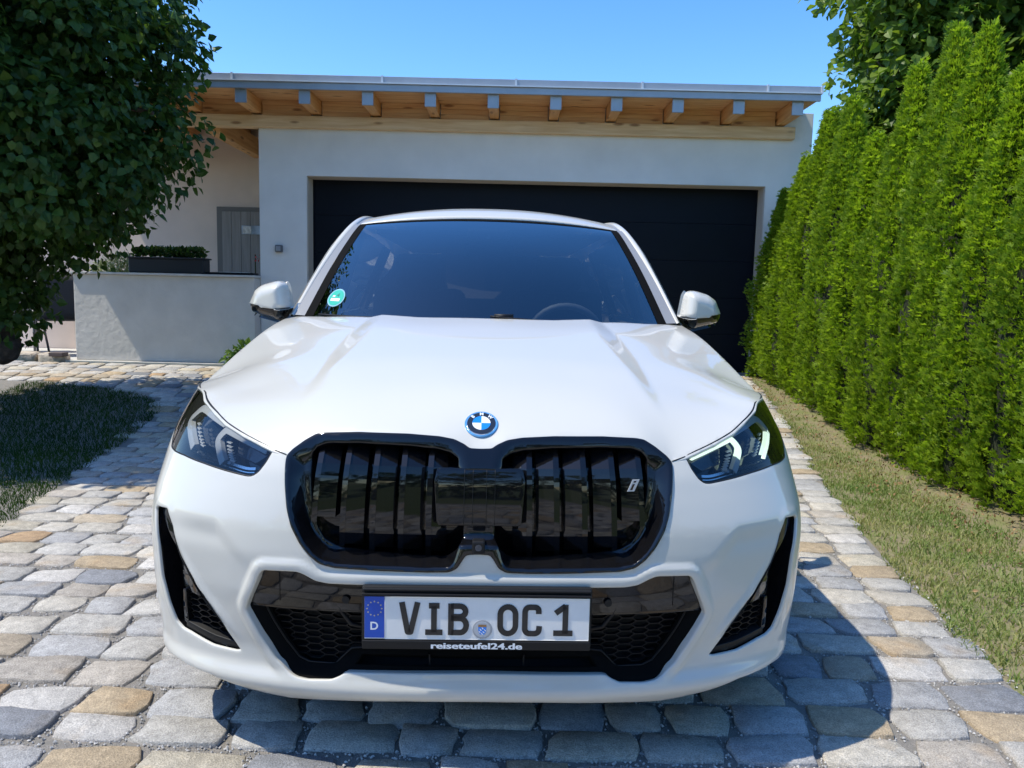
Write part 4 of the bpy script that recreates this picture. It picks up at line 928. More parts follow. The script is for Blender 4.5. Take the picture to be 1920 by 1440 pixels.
# ---- lawns with real blades
def lawn(name, poly, base_mat, blade_mat, n, hmin, hmax, dens_fn=None, seed=1, w=.0024, label=None):
    sh = tag(sheet(name, poly, -.010, base_mat, .25), kind='structure')
    rg = np.random.default_rng(seed); A = np.array(poly); Q = np.stack([rg.uniform(A[:, 0].min(), A[:, 0].max(), n * 3), rg.uniform(A[:, 1].min(), A[:, 1].max(), n * 3)], 1)
    Q = Q[inside(Q, poly)]
    if dens_fn is not None: Q = Q[rg.uniform(0, 1, len(Q)) < dens_fn(Q)]
    Q = Q[:n]; k = len(Q)
    an = rg.uniform(0, 2 * math.pi, k); hh = rg.uniform(hmin, hmax, k); ln = rg.normal(0, .6, (k, 2)) * hh[:, None]
    ww = w * rg.uniform(.6, 1.4, k); z = zg(Q[:, 1]) - .012; dx, dy = np.cos(an) * ww, np.sin(an) * ww
    B = np.stack([Q[:, 0], Q[:, 1], z], 1); a = B + np.stack([dx, dy, 0 * dx], 1); c = B - np.stack([dx, dy, 0 * dx], 1)
    md = B + np.stack([ln[:, 0] * .35, ln[:, 1] * .35, hh * .6], 1); m1 = md + np.stack([dx, dy, 0 * dx], 1) * .7; m2 = md - np.stack([dx, dy, 0 * dx], 1) * .7
    tp = B + np.stack([ln[:, 0], ln[:, 1], hh], 1)
    V = np.stack([a, c, m1, m2, tp], 1).reshape(-1, 3); i = np.arange(k)[:, None] * 5
    Fq = np.concatenate([i + [0, 1, 3], i + [0, 3, 2], i + [2, 3, 4]]); o = mesh_obj('grass', V, Fq, blade_mat, sh); tag(o, kind='stuff')
    t = o.data.attributes.new('tone', 'FLOAT', 'POINT'); 
    nx = .5 + .5 * np.sin(Q[:, 0] * 5.1 + 1.7 * np.sin(Q[:, 1] * 3.3)) * np.sin(Q[:, 1] * 4.2 + np.cos(Q[:, 0] * 2.7)); t.data.foreach_set('value', np.repeat(np.clip(nx * .6 + rg.uniform(-.1, .5, k), 0, 1), 5).astype(np.float32))
    return sh
M_dry = leaf_mat('dry_grass', (.095, .180, .026), (.17, .225, .048), (.35, .32, .13), trans=.25, rough=.6)
M_lush = leaf_mat('green_grass', (.016, .045, .006), (.026, .062, .008), (.048, .088, .013), trans=.25, rough=.6, spec=.12)
LAWN_R = [(x - .12, y) for x, y in EDGE_R[2:]] + [(2.95, 9.0), (3.6, 9.0), (6.0, 9.0), (6.0, 1.0)]
bare = lambda Q: (Q[:, 0] > xr(Q[:, 1]) + .02 * np.sin(Q[:, 1] * 9) - .012) * np.clip(1 - .92 * sstep(2.40, 2.75, Q[:, 0]), .05, 1) * (.45 + .55 * (np.sin(Q[:, 0] * 7 + 2 * np.sin(Q[:, 1] * 4)) * np.sin(Q[:, 1] * 6.3) > -.35))
lawn('lawn_right', LAWN_R, ground_mat('dry_soil', (.15, .125, .07), (.27, .22, .13), 60, (.17, .175, .065)), M_dry, 95000, .012, .042, bare, 5)
lawn('lawn_left', LAWN_L, ground_mat('lawn_soil', (.016, .026, .008), (.03, .045, .013), 40), M_lush, 70000, .02, .055, lambda Q: (Q[:, 0] > -4.8) * 1. * (Q[:, 1] > 2.4), 6)

# ================================================================== THE GARAGE BUILDING
M_plaster = pmat('white_plaster', (.76, .73, .675), rough=.9, noise=.05, nscale=3, bump=.25, bscale=180, bdist=.002)
M_pink = pmat('pale_pink_plaster', (.74, .61, .53), rough=.9, noise=.05, nscale=3, bump=.2, bscale=160, bdist=.002)
M_wood = wood_mat('larch_x', (.60, .29, .11), (.80, .49, .23), 'X'); M_woody = wood_mat('larch_y', (.58, .27, .09), (.76, .43, .18), 'Y'); M_beam = wood_mat('spruce_beam', (.62, .39, .19), (.80, .58, .34), 'X')
M_zinc = pmat('zinc_sheet', (.36, .38, .41), rough=.42, metal=.35, noise=.06, nscale=6); M_zincl = pmat('zinc_edge', (.62, .63, .64), rough=.35, metal=.3)
M_door = pmat('anthracite_door', (.004, .006, .011), rough=.5, spec=.18, noise=.1, nscale=4)
M_reveal = pmat('reveal_plaster', (.50, .45, .38), rough=.9)
Z0 = .28
GB = tag(empty('garage_building', (0, 9, Z0)), 'white garage with timber eaves and wide dark sectional door behind the car', 'building')
def wbox(name, x0, x1, y0_, y1_, z0, z1, mat, parent=GB, bev=0.):
    o = box(name, ((x0 + x1) / 2, (y0_ + y1_) / 2, (z0 + z1) / 2), (x1 - x0, y1_ - y0_, z1 - z0), mat, None, bev=bev)
    if parent:
        o.parent = parent
        if parent.parent is None: o.matrix_parent_inverse = Matrix.Translation(-Vector(parent.location))
    return o
DX0, DX1, DZ = -2.405, 2.848, 2.488; WX0, WX1 = -2.945, 3.34
def prism_wall(name, mat):
    """front wall with the door opening"""
    bm = bmesh.new(); y0_, y1_ = 9.0, 9.24
    out = [(WX0, Z0), (WX0, 3.30), (WX1, 3.30), (WX1, Z0), (DX1, Z0), (DX1, DZ), (DX0, DZ), (DX0, Z0)]
    f = [bm.verts.new((x, y0_, z)) for x, z in out]; k = [bm.verts.new((x, y1_, z)) for x, z in out]
    bm.faces.new(f); bm.faces.new(k[::-1])
    for i in range(8): bm.faces.new((f[i], f[(i + 1) % 8], k[(i + 1) % 8], k[i]))
    bmesh.ops.bevel(bm, geom=[e for e in bm.edges if abs(e.verts[0].co.y - 9) < 1e-6 and abs(e.verts[1].co.y - 9) < 1e-6], offset=.006, segments=2, affect='EDGES')
    o = bm_obj(name, bm, mat); o.parent = GB; o.matrix_parent_inverse = Matrix.Translation(-Vector(GB.location)); return o
prism_wall('front_wall', M_plaster)
wbox('side_wall', WX1 - .24, WX1, 9.245, 14.5, Z0, 3.30, M_plaster); wbox('side_wall', WX0, WX0 + .24, 9.245, 14.5, Z0, 3.30, M_plaster)
wbox('door_reveal', DX0 - .0, DX0 + .012, 9.03, 9.25, Z0, DZ, M_reveal); wbox('door_reveal', DX1 - .012, DX1, 9.03, 9.25, Z0, DZ, M_reveal); wbox('door_reveal', DX0 + .013, DX1 - .013, 9.03, 9.25, DZ - .012, DZ, M_reveal)
GD = wbox('garage_door', DX0 - .05, DX1 + .05, 9.33, 9.36, Z0, DZ + .08, M_door)
zz = np.linspace(.335, DZ + .02, 6)
for i in range(5): wbox('door_section', DX0 + .02, DX1 - .02, 9.275, 9.329, zz[i] + .001, zz[i + 1] - .001, M_door, GD, .003)
wbox('door_track', DX0 + .013, DX0 + .019, 9.26, 9.33, Z0, DZ - .013, M_door, GD); wbox('door_track', DX1 - .019, DX1 - .013, 9.26, 9.33, Z0, DZ - .013, M_door, GD); wbox('door_sill', DX0, DX1, 9.0, 9.4, Z0, .315, pmat('concrete_sill', (.26, .26, .27), rough=.85, noise=.1, nscale=15), GD)
# timber beam, rafters, soffit
wbox('beam', -5.86, 3.118, 8.925, 9.06, 2.998, 3.130, M_beam, bev=.006)
RX = [-5.62, -4.98, -4.30, -3.62, -2.945, -2.27, -1.60, -.935, -.268, .395, 1.04, 1.69, 2.335, 2.958]
for x in RX:
    rf = wbox('rafter', x - .052, x + .052, 8.462, 10.9, 3.150, 3.298, M_woody, bev=.004)
    wbox('rafter_cap', x - .060, x + .060, 8.440, 8.461, 3.146, 3.300, M_zinc, rf, .003)
for i in range(len(RX) - 1):
    for k in range(3):
        wbox('infill_board', RX[i] + .063, RX[i + 1] - .063, 8.96 + .002 * (k % 2), 8.99, 3.132 + .056 * k, 3.1855 + .056 * k, M_wood)
for k in range(7): wbox('soffit_board', -5.86, 3.17, 8.43 + .082 * k, 8.43 + .082 * k + .079, 3.3005, 3.318, M_wood)
wbox('soffit_board', -5.86, 3.20, 9.005, 10.9, 3.3005, 3.318, M_wood)
RF = wbox('roof_edge', -5.86, 3.18, 8.395, 8.425, 3.283, 3.352, M_zinc, bev=.003)
wbox('drip_edge', -5.87, 3.19, 8.372, 8.60, 3.3535, 3.365, M_zincl, RF)
sx_ = [-5.87, -4.62, -3.02, -1.437, -.03, 1.30, 2.62, 3.19]
for i in range(7):
    wbox('roof_flashing', sx_[i] + .004, sx_[i + 1] - .004, 8.405, 8.435, 3.366, 3.434, M_zinc, RF, .002); wbox('flashing_seam', sx_[i + 1] - .012, sx_[i + 1] + .010, 8.392, 8.437, 3.366, 3.440, M_zincl, RF)
wbox('roof_deck', -5.86, 3.185, 8.44, 14.6, 3.319, 3.40, M_zinc)
# recessed wing to the left
wbox('rear_wall', -6.05, WX0 - .001, 10.6, 10.8, .10, 3.2995, M_pink)
wbox('rear_wall', -13.0, -6.05, 10.62, 10.82, .10, 3.2, M_pink)
wbox('cross_beam', -3.53, -3.40, 9.062, 10.598, 2.93, 3.149, M_woody, bev=.004); wbox('cross_beam', -4.72, -4.58, 9.062, 10.598, 2.93, 3.149, M_woody, bev=.004)
PD = wbox('plank_door', -4.03, -2.95, 10.55, 10.599, .32, 2.276, pmat('door_frame_grey', (.17, .165, .16), rough=.7), bev=.004)
M_plank = wood_mat('grey_planks', (.23, .215, .205), (.31, .295, .285), 'Z', False)
for k in range(8): wbox('plank', -3.95 + .128 * k, -3.95 + .128 * k + .124, 10.525, 10.549, .36, 2.215, M_plank, PD, .004)
sg = wbox('door_sign', -3.68, -3.02, 10.505, 10.524, 1.915, 2.03, pmat('painted_sign', (.34, .42, .52), rough=.6, noise=.4, nscale=9), PD, .003)
wbox('sign_picture', -3.665, -3.55, 10.500, 10.5045, 1.925, 2.02, pmat('sign_white', (.62, .62, .60), rough=.6, noise=.3, nscale=30), sg)
# key switch on the wall
KB = tag(box('wall_switch_box', (-2.718, 8.975, 1.652), (.085, .05, .085), pmat('switch_grey', (.12, .125, .13), rough=.5), bev=.012), 'small grey square switch box on the white garage wall', 'switch box')
box('switch_face', (-2.718, 8.947, 1.652), (.052, .006, .052), M_zinc, KB, bev=.003)

# ---- low garden wall with coping, plinth and what stands on it
GW = tag(empty('garden_wall', (-4, 8.9, .28)), 'low light grey rendered wall beside the garage', 'garden wall')
M_render = pmat('wall_render', (.62, .585, .53), rough=.9, noise=.07, nscale=4, bump=.6, bscale=15, bdist=.010)
def rel(o, p): o.parent = p; o.matrix_parent_inverse = Matrix.Translation(-Vector(p.location)); return o
bm = bmesh.new(); add_box(bm, (-3.98, 8.93, .82), (2.06, .24, .98), bev=.008); rel(bm_obj('wall_body', bm, M_render), GW)
rel(box('wall_coping', (-3.995, 8.93, 1.3235), (2.12, .30, .025), pmat('coping_slab', (.58, .56, .52), rough=.85, noise=.1, nscale=12), bev=.004), GW)
rel(box('wall_plinth', (-4.02, 8.90, .277), (2.14, .36, .105), pmat('plinth', (.46, .445, .41), rough=.9, noise=.12, nscale=10, bump=.4, bscale=60), bev=.006), GW)
def leaves(n, pos_fn, size, seed, droop=.5, out_fn=None, aspect=.75, spread=.6, narrow=False):
    """n leaf blades (5 verts, 4 faces each, folded along the midrib) -> verts, faces, tones"""
    rg = np.random.default_rng(seed); C_, O_ = pos_fn(rg, n); n = len(C_)
    L = size * rg.uniform(.65, 1.25, n); d = O_ * (1 - droop) + np.array([0, 0, -1.]) * droop + rg.normal(0, spread, (n, 3)); d /= np.linalg.norm(d, axis=1)[:, None]
    nr = O_ + rg.normal(0, spread, (n, 3)) + np.array([0, 0, .5]); sd = np.cross(d, nr); sd /= np.linalg.norm(sd, axis=1)[:, None] + 1e-9; up = np.cross(sd, d)
    w = L * aspect * .5; l_ = L[:, None]; w_ = w[:, None]
    base_ = C_; tip = C_ + d * l_ - up * l_ * .12; m1 = C_ + d * l_ * .35 + sd * w_ + up * l_ * .10; m2 = C_ + d * l_ * .35 - sd * w_ + up * l_ * .10; md = C_ + d * l_ * .45
    k1 = C_ + d * l_ * .72 + sd * w_ * .62; k2 = C_ + d * l_ * .72 - sd * w_ * .62
    V = np.stack([base_, m1, k1, tip, k2, m2, md], 1).reshape(-1, 3); i = np.arange(n)[:, None] * 7
    Fq = np.concatenate([i + f for f in ([0, 1, 6], [1, 2, 6], [2, 3, 6], [3, 4, 6], [4, 5, 6], [5, 0, 6])])
    return V, Fq, np.repeat(rg.uniform(0, 1, n), 7)
def leaf_obj(name, VFT, mat, parent=None, smooth=False):
    V, Fq, T = VFT; o = mesh_obj(name, V, Fq, mat, None, smooth); a = o.data.attributes.new('tone', 'FLOAT', 'POINT'); a.data.foreach_set('value', np.asarray(T, np.float32))
    if parent: rel(o, parent)
    return o
M_leafd = leaf_mat('dark_leaf', (.026, .062, .014), (.044, .095, .020), (.085, .145, .028), trans=.36, rough=.42, spec=.28)
M_leafb = leaf_mat('hazel_leaf', (.060, .115, .018), (.110, .180, .026), (.190, .260, .040), trans=.42, rough=.45, spec=.3)
M_sage = leaf_mat('silver_leaf', (.20, .24, .12), (.32, .36, .19), (.45, .47, .28), trans=.2, rough=.6)
M_bark = pmat('bark', (.075, .055, .04), rough=.95, noise=.4, nscale=18, bump=1., bscale=30, bdist=.02)
def blob(center, radii, inner=.4, up_only=False):
    c, r = np.array(center), np.array(radii)
    def f(rg, n):
        v = rg.normal(0, 1, (n, 3)); v /= np.linalg.norm(v, axis=1)[:, None]
        if up_only: v[:, 2] = np.abs(v[:, 2])
        k = rg.uniform(inner ** 3, 1, n) ** (1 / 3); return c + v * r * k[:, None], v
    return f
PB = tag(empty('planter_box', (-3.98, 8.98, 1.337)), 'long black flower box with dark plants on the low wall', 'planter')
bm = bmesh.new(); add_box(bm, (-3.98, 8.97, 1.425), (.86, .20, .165), bev=.012); o = rel(bm_obj('box', bm, pmat('planter_black', (.010, .012, .016), rough=.5)), PB)
rel(box('box_rim', (-3.98, 8.97, 1.512), (.89, .23, .018), pmat('planter_rim', (.012, .014, .018), rough=.45), bev=.005), PB)
leaf_obj('plants', leaves(900, lambda rg, n: (np.stack([rg.uniform(-4.38, -3.58, n), rg.uniform(8.9, 9.04, n), 1.52 + rg.uniform(0, .10, n)], 1), np.tile([0, -.3, 1.], (n, 1)) + rg.normal(0, .4, (n, 3))), .05, 21, .1), M_leafd, PB)
SH = tag(empty('sage_bush', (-4.75, 9.35, .3)), 'pale silvery bush showing over the low wall', 'shrub')
leaf_obj('foliage', leaves(1600, blob((-4.72, 9.32, 1.15), (.40, .28, .42), .3, True), .06, 22, .0, aspect=.3), M_sage, SH); rel(tube('stem', [(-4.75, 9.35, .3), (-4.74, 9.33, .8), (-4.7, 9.3, 1.3)], [.03, .02, .01], M_bark), SH)
LB = tag(box('storage_box', (-3.88, 9.72, 1.41), (.18, .16, .20), pmat('box_green', (.09, .125, .125), rough=.6), bev=.01), 'small grey green box at the foot of the plank door', 'box'); LB.location = (0, -.62, .05); rel(box('box_lid', (-3.88, 9.72, 1.516), (.20, .18, .014), pmat('lid_green', (.11, .15, .15), rough=.5), bev=.004), LB); LB.children[0].matrix_parent_inverse = Matrix.Identity(4)
TB = tag(empty('serving_tray', (-3.3, 9.0, 1.34)), 'dark tray with red flowers lying on the low wall beside the garage corner', 'tray')
rel(box('tray', (-3.30, 9.02, 1.352), (.60, .18, .028), M_matte, bev=.006), TB); rel(box('tray_paper', (-3.24, 8.99, 1.3695), (.34, .08, .004), M_pwhite), TB)
rg_ = np.random.default_rng(5)
leaf_obj('flowers', leaves(9, blob((-3.00, 9.06, 1.55), (.03, .03, .06), .2), .035, 23, .2, aspect=.9), leaf_mat('red_petal', (.35, .01, .015), (.45, .02, .02), (.5, .03, .03), trans=.2), TB)
rel(tube('flower_stem', [(-3.02, 9.06, 1.36), (-3.02, 9.06, 1.58)], .006, M_leafd), TB)
# plant at the foot of the wall behind the fender
GP = tag(empty('leafy_plant', (-3.0, 8.55, .3)), 'low leafy green plant at the foot of the wall behind the fender', 'plant')
leaf_obj('foliage', leaves(300, blob((-2.93, 8.52, .34), (.26, .18, .24), .3, True), .09, 24, .25, aspect=.55), leaf_mat('plant_leaf', (.05, .10, .02), (.08, .15, .03), (.16, .24, .05), trans=.35), GP); rel(tube('stem', [(-2.95, 8.52, .27), (-2.95, 8.52, .5)], .012, M_bark), GP)
# terrace, kerb stones, chairs
TER = tag(box('terrace', (-7.6, 9.75, .21), (5.05, 1.7, .20), pmat('terrace_slab', (.50, .49, .47), rough=.85, noise=.06, nscale=8), bev=.01), kind='structure')
for i, (x, w_) in enumerate(((-5.78, .28), (-5.44, .34))):
    pass
rg_ = np.random.default_rng(12)
for i in range(8):
    x = -5.26 - i * .33; bm = bmesh.new(); add_box(bm, (x, 8.80, .33), (.29, .17, .15), bev=.03, seg=2)
    for v in bm.verts: v.co += Vector(rg_.normal(0, .008, 3))
    bm_obj('kerb_stone', bm, pmat('kerb_stone_%d' % i, tuple(np.array((.42, .36, .29)) * rg_.uniform(.8, 1.15)), rough=.9, noise=.3, nscale=25, bump=.8, bscale=40, bdist=.01), TER, True)
M_sling = pmat('sling_fabric', (.055, .055, .06), rough=.85, noise=.2, nscale=200); M_alu = pmat('chair_alu', (.10, .10, .11), rough=.4, metal=.5)
def chair(x, y, rz, label):
    c = tag(empty('garden_chair', (x, y, .31), rz), label, 'chair', 'garden chairs on the terrace')
    grid_obj('backrest', np.array([[(-.24 + .48 * i / 6, .22 + .10 * t, .42 + .62 * t) for i in range(7)] for t in np.linspace(0, 1, 6)]), M_sling, c, thick=.012)
    grid_obj('seat', np.array([[(-.24 + .48 * i / 6, -.24 + .46 * t, .44 - .02 * t) for i in range(7)] for t in np.linspace(0, 1, 4)]), M_sling, c, thick=.012)
    for s in (-1, 1):
        tube('leg', [(s * .26, -.26, 0), (s * .26, -.22, .62)], .014, M_alu, c); tube('leg', [(s * .26, .30, 0), (s * .26, .22, .42), (s * .26, .33, 1.06)], .014, M_alu, c); tube('armrest', [(s * .26, -.24, .63), (s * .26, .25, .64)], .016, M_alu, c)
    return c
chair(-5.62, 9.55, .5, 'dark sling garden chair on the terrace next to the low wall'); chair(-6.35, 9.75, -.3, 'dark sling garden chair half hidden behind the hanging leaves')
PT = tag(box('paving_block', (-5.16, 8.72, .395), (.16, .12, .045), pmat('red_brown_block', (.10, .075, .07), rough=.8), bev=.006), 'small dark block lying at the end of the low wall', 'block')

# ================================================================== TREES AND HEDGE
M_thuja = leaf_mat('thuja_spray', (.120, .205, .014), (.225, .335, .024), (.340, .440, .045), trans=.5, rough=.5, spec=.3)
M_core = pmat('thuja_core_shade', (.020, .026, .010), rough=1., noise=.4, nscale=20)  # near-black colour stands in for the shade deep inside the foliage
def thuja_mesh(seed, H_, R_, n=25000):
    rg = np.random.default_rng(seed); ph = rg.uniform(0, 6.28, 8)
    def rad_at(t, th):
        prof_ = np.interp(t, [0, .04, .22, .5, .75, .9, .97, 1], [.78, .96, 1.04, .86, .52, .23, .09, .01])
        lump = 1 + .10 * np.sin(3 * th + ph[0] + 2.2 * np.sin(5 * t + ph[1])) + .10 * np.sin(7 * th + ph[2] + 9 * t) + .09 * np.sin(26 * t + 2 * th + ph[3]) + .05 * np.sin(47 * t + 5 * th + ph[4])
        return R_ * prof_ * lump
    # tufts of sprays, each tuft standing out or set back from its neighbours
    k = n // 13; tt = rg.uniform(0, 1, k) ** .92; tth = rg.uniform(0, 2 * math.pi, k); tr = rad_at(tt, tth) * (1 + rg.normal(-.03, .085, k)); ttone = rg.normal(0, .16, k)
    t0, th0, r0 = np.repeat(tt, 13), np.repeat(tth, 13), np.repeat(tr, 13); n = k * 13; ttone = np.repeat(ttone, 13)
    C_ = np.stack([r0 * np.cos(th0), r0 * np.sin(th0), .05 + t0 * H_ * .985], 1) + rg.normal(0, 1, (n, 3)) * np.array([.020, .020, .045])
    th = np.arctan2(C_[:, 1], C_[:, 0]); r = np.hypot(C_[:, 0], C_[:, 1]); t = np.clip((C_[:, 2] - .05) / H_, 0, 1); O_ = np.stack([np.cos(th), np.sin(th), 0 * th], 1)
    d = O_ * rg.uniform(.35, .95, (n, 1)) + np.array([0, 0, 1.]) * rg.uniform(.45, 1.1, (n, 1)) + rg.normal(0, .25, (n, 3)); d /= np.linalg.norm(d, axis=1)[:, None]
    sd = np.cross(d, O_ + rg.normal(0, .8, (n, 3))); sd /= np.linalg.norm(sd, axis=1)[:, None] + 1e-9
    L = rg.uniform(.028, .056, n)[:, None]; V = []; Fq = []; base_n = 0
    for a, ls, of_ in ((0, 1.15, 0), (.55, .8, .15), (-.55, .8, .25), (.95, .55, .4), (-.95, .55, .48)):
        dd = d * math.cos(a) + sd * math.sin(a); pp = np.cross(dd, np.cross(d, sd)); b0 = C_ + d * L * of_; w_ = L * .115
        q = np.stack([b0, b0 + dd * L * ls * .5 + pp * w_, b0 + dd * L * ls, b0 + dd * L * ls * .5 - pp * w_], 1); V.append(q.reshape(-1, 3))
        Fq.append(base_n + np.arange(n)[:, None] * 4 + [0, 1, 2, 3]); base_n += 4 * n
    tone = np.clip(.5 + ttone + rg.normal(0, .17, n), 0, 1)
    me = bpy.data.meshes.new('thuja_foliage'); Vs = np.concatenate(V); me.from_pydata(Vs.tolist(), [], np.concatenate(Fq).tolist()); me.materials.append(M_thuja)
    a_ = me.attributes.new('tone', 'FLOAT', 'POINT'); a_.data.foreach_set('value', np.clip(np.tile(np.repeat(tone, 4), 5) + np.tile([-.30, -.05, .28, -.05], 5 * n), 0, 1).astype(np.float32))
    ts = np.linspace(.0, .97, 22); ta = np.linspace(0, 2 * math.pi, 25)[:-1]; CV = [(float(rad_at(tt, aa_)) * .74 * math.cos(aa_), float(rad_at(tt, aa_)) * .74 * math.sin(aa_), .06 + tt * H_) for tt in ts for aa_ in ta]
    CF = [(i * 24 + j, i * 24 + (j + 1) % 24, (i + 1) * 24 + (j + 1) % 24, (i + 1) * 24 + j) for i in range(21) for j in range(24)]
    mc = bpy.data.meshes.new('thuja_shade_core'); mc.from_pydata(CV, [], CF); mc.materials.append(M_core)  # added solid core, no real branches: blocks light and reads as dark interior
    return me, mc
VAR = [thuja_mesh(31, 3.0, .295), thuja_mesh(32, 3.0, .285), thuja_mesh(33, 3.0, .30)]
bm = bmesh.new(); add_tube(bm, [(0, 0, -.1), (.01, 0, .5), (0, .01, 1.5), (0, 0, 2.6)], [.05, .045, .03, .012], 8); trunk_me = bpy.data.meshes.new('thuja_trunk'); bm.to_mesh(trunk_me); bm.free(); trunk_me.materials.append(M_bark)
TH = [(2.98, 8.72, 2.05), (3.02, 8.24, 2.35), (3.05, 7.78, 2.75), (3.06, 7.28, 2.80), (3.04, 6.72, 2.45), (3.06, 6.14, 2.90), (3.08, 5.66, 3.05), (3.06, 5.26, 2.92), (3.05, 4.84, 2.56), (3.06, 4.40, 2.72), (3.05, 3.95, 2.75), (3.07, 3.45, 2.80)]
ordw = ['farthest and shortest', 'second', 'third', 'fourth', 'fifth', 'sixth', 'seventh', 'eighth', 'ninth', 'tenth', 'eleventh', 'nearest, at the right edge, last']
for i, (x, y, hh) in enumerate(TH):
    e = empty('thuja', (x, y, float(zg(y)) - .02), i * 1.9)
    lab = 'shortest thuja, at the garage end of the hedge' if i == 0 else ('nearest thuja of the hedge at the right edge' if i == len(TH) - 1 else 'green thuja, %s in the hedge counted from the garage' % ordw[i])
    tag(e, lab, 'thuja', 'thuja hedge along the drive'); k = hh / 3.0; fo, co = VAR[i % 3]
    for nm, me in (('foliage', fo), ('shade_core', co), ('trunk', trunk_me)):
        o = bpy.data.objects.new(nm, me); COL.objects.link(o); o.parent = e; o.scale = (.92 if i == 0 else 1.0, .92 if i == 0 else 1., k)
        if nm == 'shade_core': o.data.polygons.foreach_set('use_smooth', [True] * len(o.data.polygons))

def crown_points(centers, radii, weights, lobes=150, rl=.30, shell=.55, per=None):
    """leaf positions on leafy boughs (lobes) spread through a union of ellipsoids"""
    Cn = np.array(centers); Rn = np.array(radii); W = np.array(weights, float); W /= W.sum()
    def f(rg, n):
        j = rg.choice(len(Cn), lobes, p=W); v = rg.normal(0, 1, (lobes, 3)); v /= np.linalg.norm(v, axis=1)[:, None]
        lc = Cn[j] + v * Rn[j] * (rg.uniform(shell ** 2, 1, lobes) ** .5)[:, None]; lr = rl * rg.uniform(.6, 1.35, lobes)
        k = rg.choice(lobes, n, p=lr ** 2 / np.sum(lr ** 2)); u = rg.normal(0, 1, (n, 3)); u /= np.linalg.norm(u, axis=1)[:, None]
        c = lc[k] + u * (lr[k] * rg.uniform(.35, 1, n) ** .6)[:, None] * np.array([1, 1, .85]); o = u * .7 + v[k] * .6 + np.array([0, 0, .25])
        return c, o / np.linalg.norm(o, axis=1)[:, None]
    return f
# big leafy tree on the left, drooping to the wall
TL = tag(empty('leafy_tree', (-4.85, 6.2, .05)), 'large dark leafy tree drooping over the lawn on the left', 'tree')
cs = [(-4.30, 6.15, 2.75), (-3.55, 6.2, 2.35), (-3.35, 6.25, 3.2), (-5.2, 6.0, 2.6), (-4.2, 6.15, 1.98), (-4.6, 6.1, 3.7), (-4.42, 6.5, 1.32), (-4.45, 4.95, 2.75), (-3.5, 6.2, 3.95)]
rs = [(1.45, 1.55, 1.3), (.90, 1.05, .80), (.60, .95, .70), (1.3, 1.4, 1.2), (1.35, 1.1, .50), (1.3, 1.2, .9), (.28, .3, .55), (1.0, .8, .8), (.85, 1.2, .7)]
leaf_obj('crown', leaves(60000, crown_points(cs, rs, [9, 5, 3.2, 5, 4.2, 4, 1.6, 5.5, 3], 520, .30, .72), .078, 41, .55, aspect=.84, spread=.45), M_leafd, TL)
bm = bmesh.new(); add_tube(bm, [(-4.85, 6.2, -.05), (-4.83, 6.2, .7), (-4.75, 6.2, 1.5), (-4.6, 6.18, 2.3), (-4.4, 6.15, 3.2)], [.17, .14, .12, .10, .05], 12); rel(bm_obj('trunk', bm, M_bark, None, True), TL)
bm = bmesh.new()
for q in ([(-4.75, 6.2, 1.6), (-4.1, 6.1, 2.2), (-3.3, 6.1, 2.6), (-2.8, 6.1, 2.5)], [(-4.7, 6.2, 1.9), (-4.4, 5.5, 2.5), (-4.0, 5.0, 2.9)], [(-4.6, 6.2, 2.2), (-5.4, 6.3, 2.8), (-6.0, 6.2, 2.9)], [(-4.75, 6.25, 1.7), (-4.5, 6.45, 1.35), (-4.36, 6.5, .95), (-4.30, 6.5, .62)]):
    add_tube(bm, q, list(np.linspace(.07, .10 if q[-1][2] < .7 else .015, len(q))), 8)
rel(bm_obj('limbs', bm, M_bark, None, True), TL)
rel(bm_obj('burl', (lambda b_: (bmesh.ops.create_icosphere(b_, subdivisions=3, radius=.12), [setattr(v, 'co', Vector((v.co.x * 1.05 - 4.30, v.co.y + 6.5, v.co.z * 1.1 + .63)) + Vector((math.sin(v.co.z * 40) * .012, 0, math.sin(v.co.x * 35) * .015))) for v in b_.verts], b_)[2])(bmesh.new()), M_bark, None, True), TL)
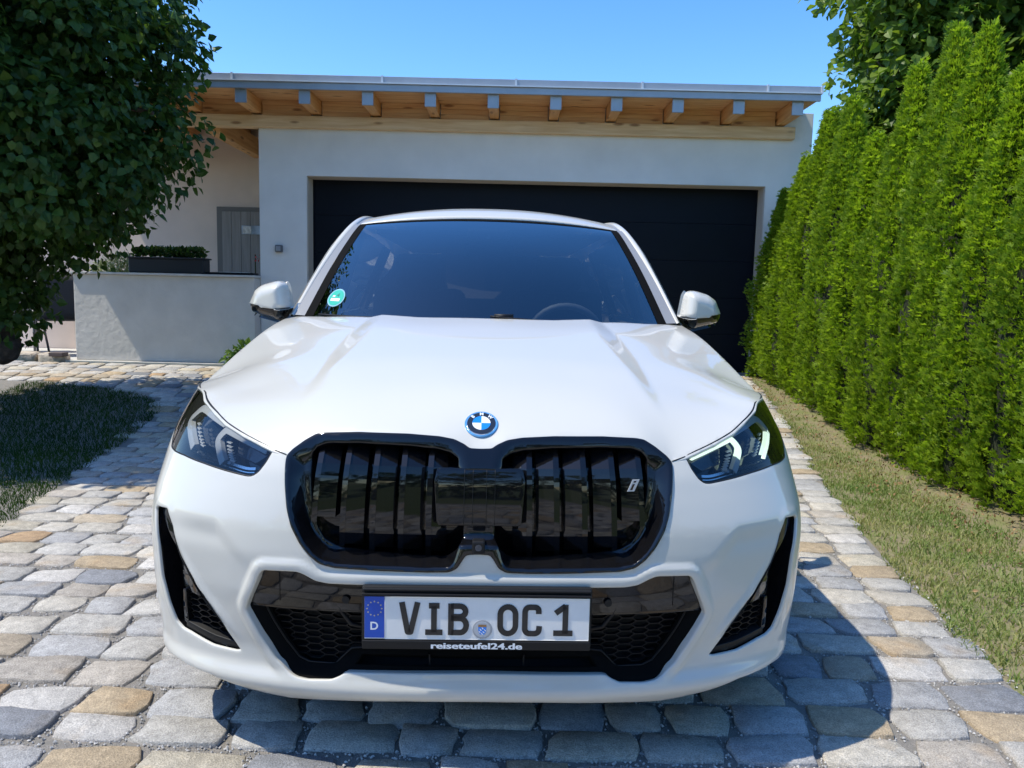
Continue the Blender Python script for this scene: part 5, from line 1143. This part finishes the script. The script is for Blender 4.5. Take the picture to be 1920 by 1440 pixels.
# hazel behind the hedge
TR_ = tag(empty('hazel_tree', (5.3, 9.2, .3)), 'bright broad-leaved tree rising behind the thuja hedge', 'tree')
cs = [(5.2, 9.3, 4.4), (4.40, 9.0, 3.85), (4.25, 9.0, 4.65), (5.9, 8.6, 4.5), (5.0, 8.6, 3.2), (6.4, 8.2, 3.6), (5.4, 9.2, 5.4), (4.35, 9.0, 3.2)]
rs = [(1.0, .9, 1.0), (.8, .75, .65), (.75, .75, .75), (1.0, .9, 1.1), (1.1, .7, .65), (1.0, .8, .8), (1.1, .9, .7), (.6, .6, .5)]
leaf_obj('crown', leaves(23000, crown_points(cs, rs, [4, 3, 3, 4, 3, 3, 3, 2], 250, .33, .6), .11, 43, .30, aspect=.88, spread=.5), M_leafb, TR_)
bm = bmesh.new(); add_tube(bm, [(5.3, 9.2, .2), (5.28, 9.2, 2.0), (5.3, 9.1, 3.5), (5.35, 9.1, 5.2)], [.09, .08, .06, .02], 10)
for q in ([(5.28, 9.2, 2.2), (4.7, 9.1, 3.2), (4.0, 9., 3.9)], [(5.3, 9.2, 2.6), (4.9, 9., 3.9), (4.4, 8.9, 5.0)], [(5.3, 9.2, 2.4), (6., 8.7, 3.6), (6.4, 8.4, 4.6)]): add_tube(bm, q, [.05, .035, .012], 7)
rel(bm_obj('trunk', bm, M_bark, None, True), TR_)

# wood across the lane behind the camera, seen only mirrored in the car and door
cs = [(x, -11.5 + 1.2 * math.sin(x * 2.1), 2.6 + .7 * math.sin(x * 1.3)) for x in np.arange(-20, 21, 2.6)]; rs = [(1.9, 1.4, 2.9 + .6 * math.sin(x[0] * 3)) for x in cs]
V, Fq, T = leaves(16000, crown_points(cs, rs, [1] * len(cs), 240, .8, .6), .30, 51, .4, aspect=.8); WD = leaf_obj('wood', (V, Fq, T), M_leafd); tag(WD, 'row of dark trees across the lane, mirrored in the car', None, None, 'stuff')

# dry leaves and needles fallen along the foot of the hedge
rg_ = np.random.default_rng(77); nl = 900; ly_ = rg_.uniform(2.6, 8.8, nl); lx_ = 2.62 + rg_.normal(0, .16, nl) - .25 * rg_.uniform(0, 1, nl) ** 3
def litter(rg, n): return np.stack([lx_, ly_, zg(ly_) + .004 + rg.uniform(0, .006, nl)], 1), np.tile([0, 0, 1.], (nl, 1))
V, Fq, T = leaves(nl, litter, .022, 78, .15, aspect=.6, spread=.9)
LT = leaf_obj('leaf_litter', (V, Fq, T), leaf_mat('dry_leaf', (.16, .085, .035), (.26, .15, .065), (.36, .24, .12), trans=.1, rough=.8)); LT.parent = bpy.data.objects['lawn_right']; tag(LT, kind='stuff')
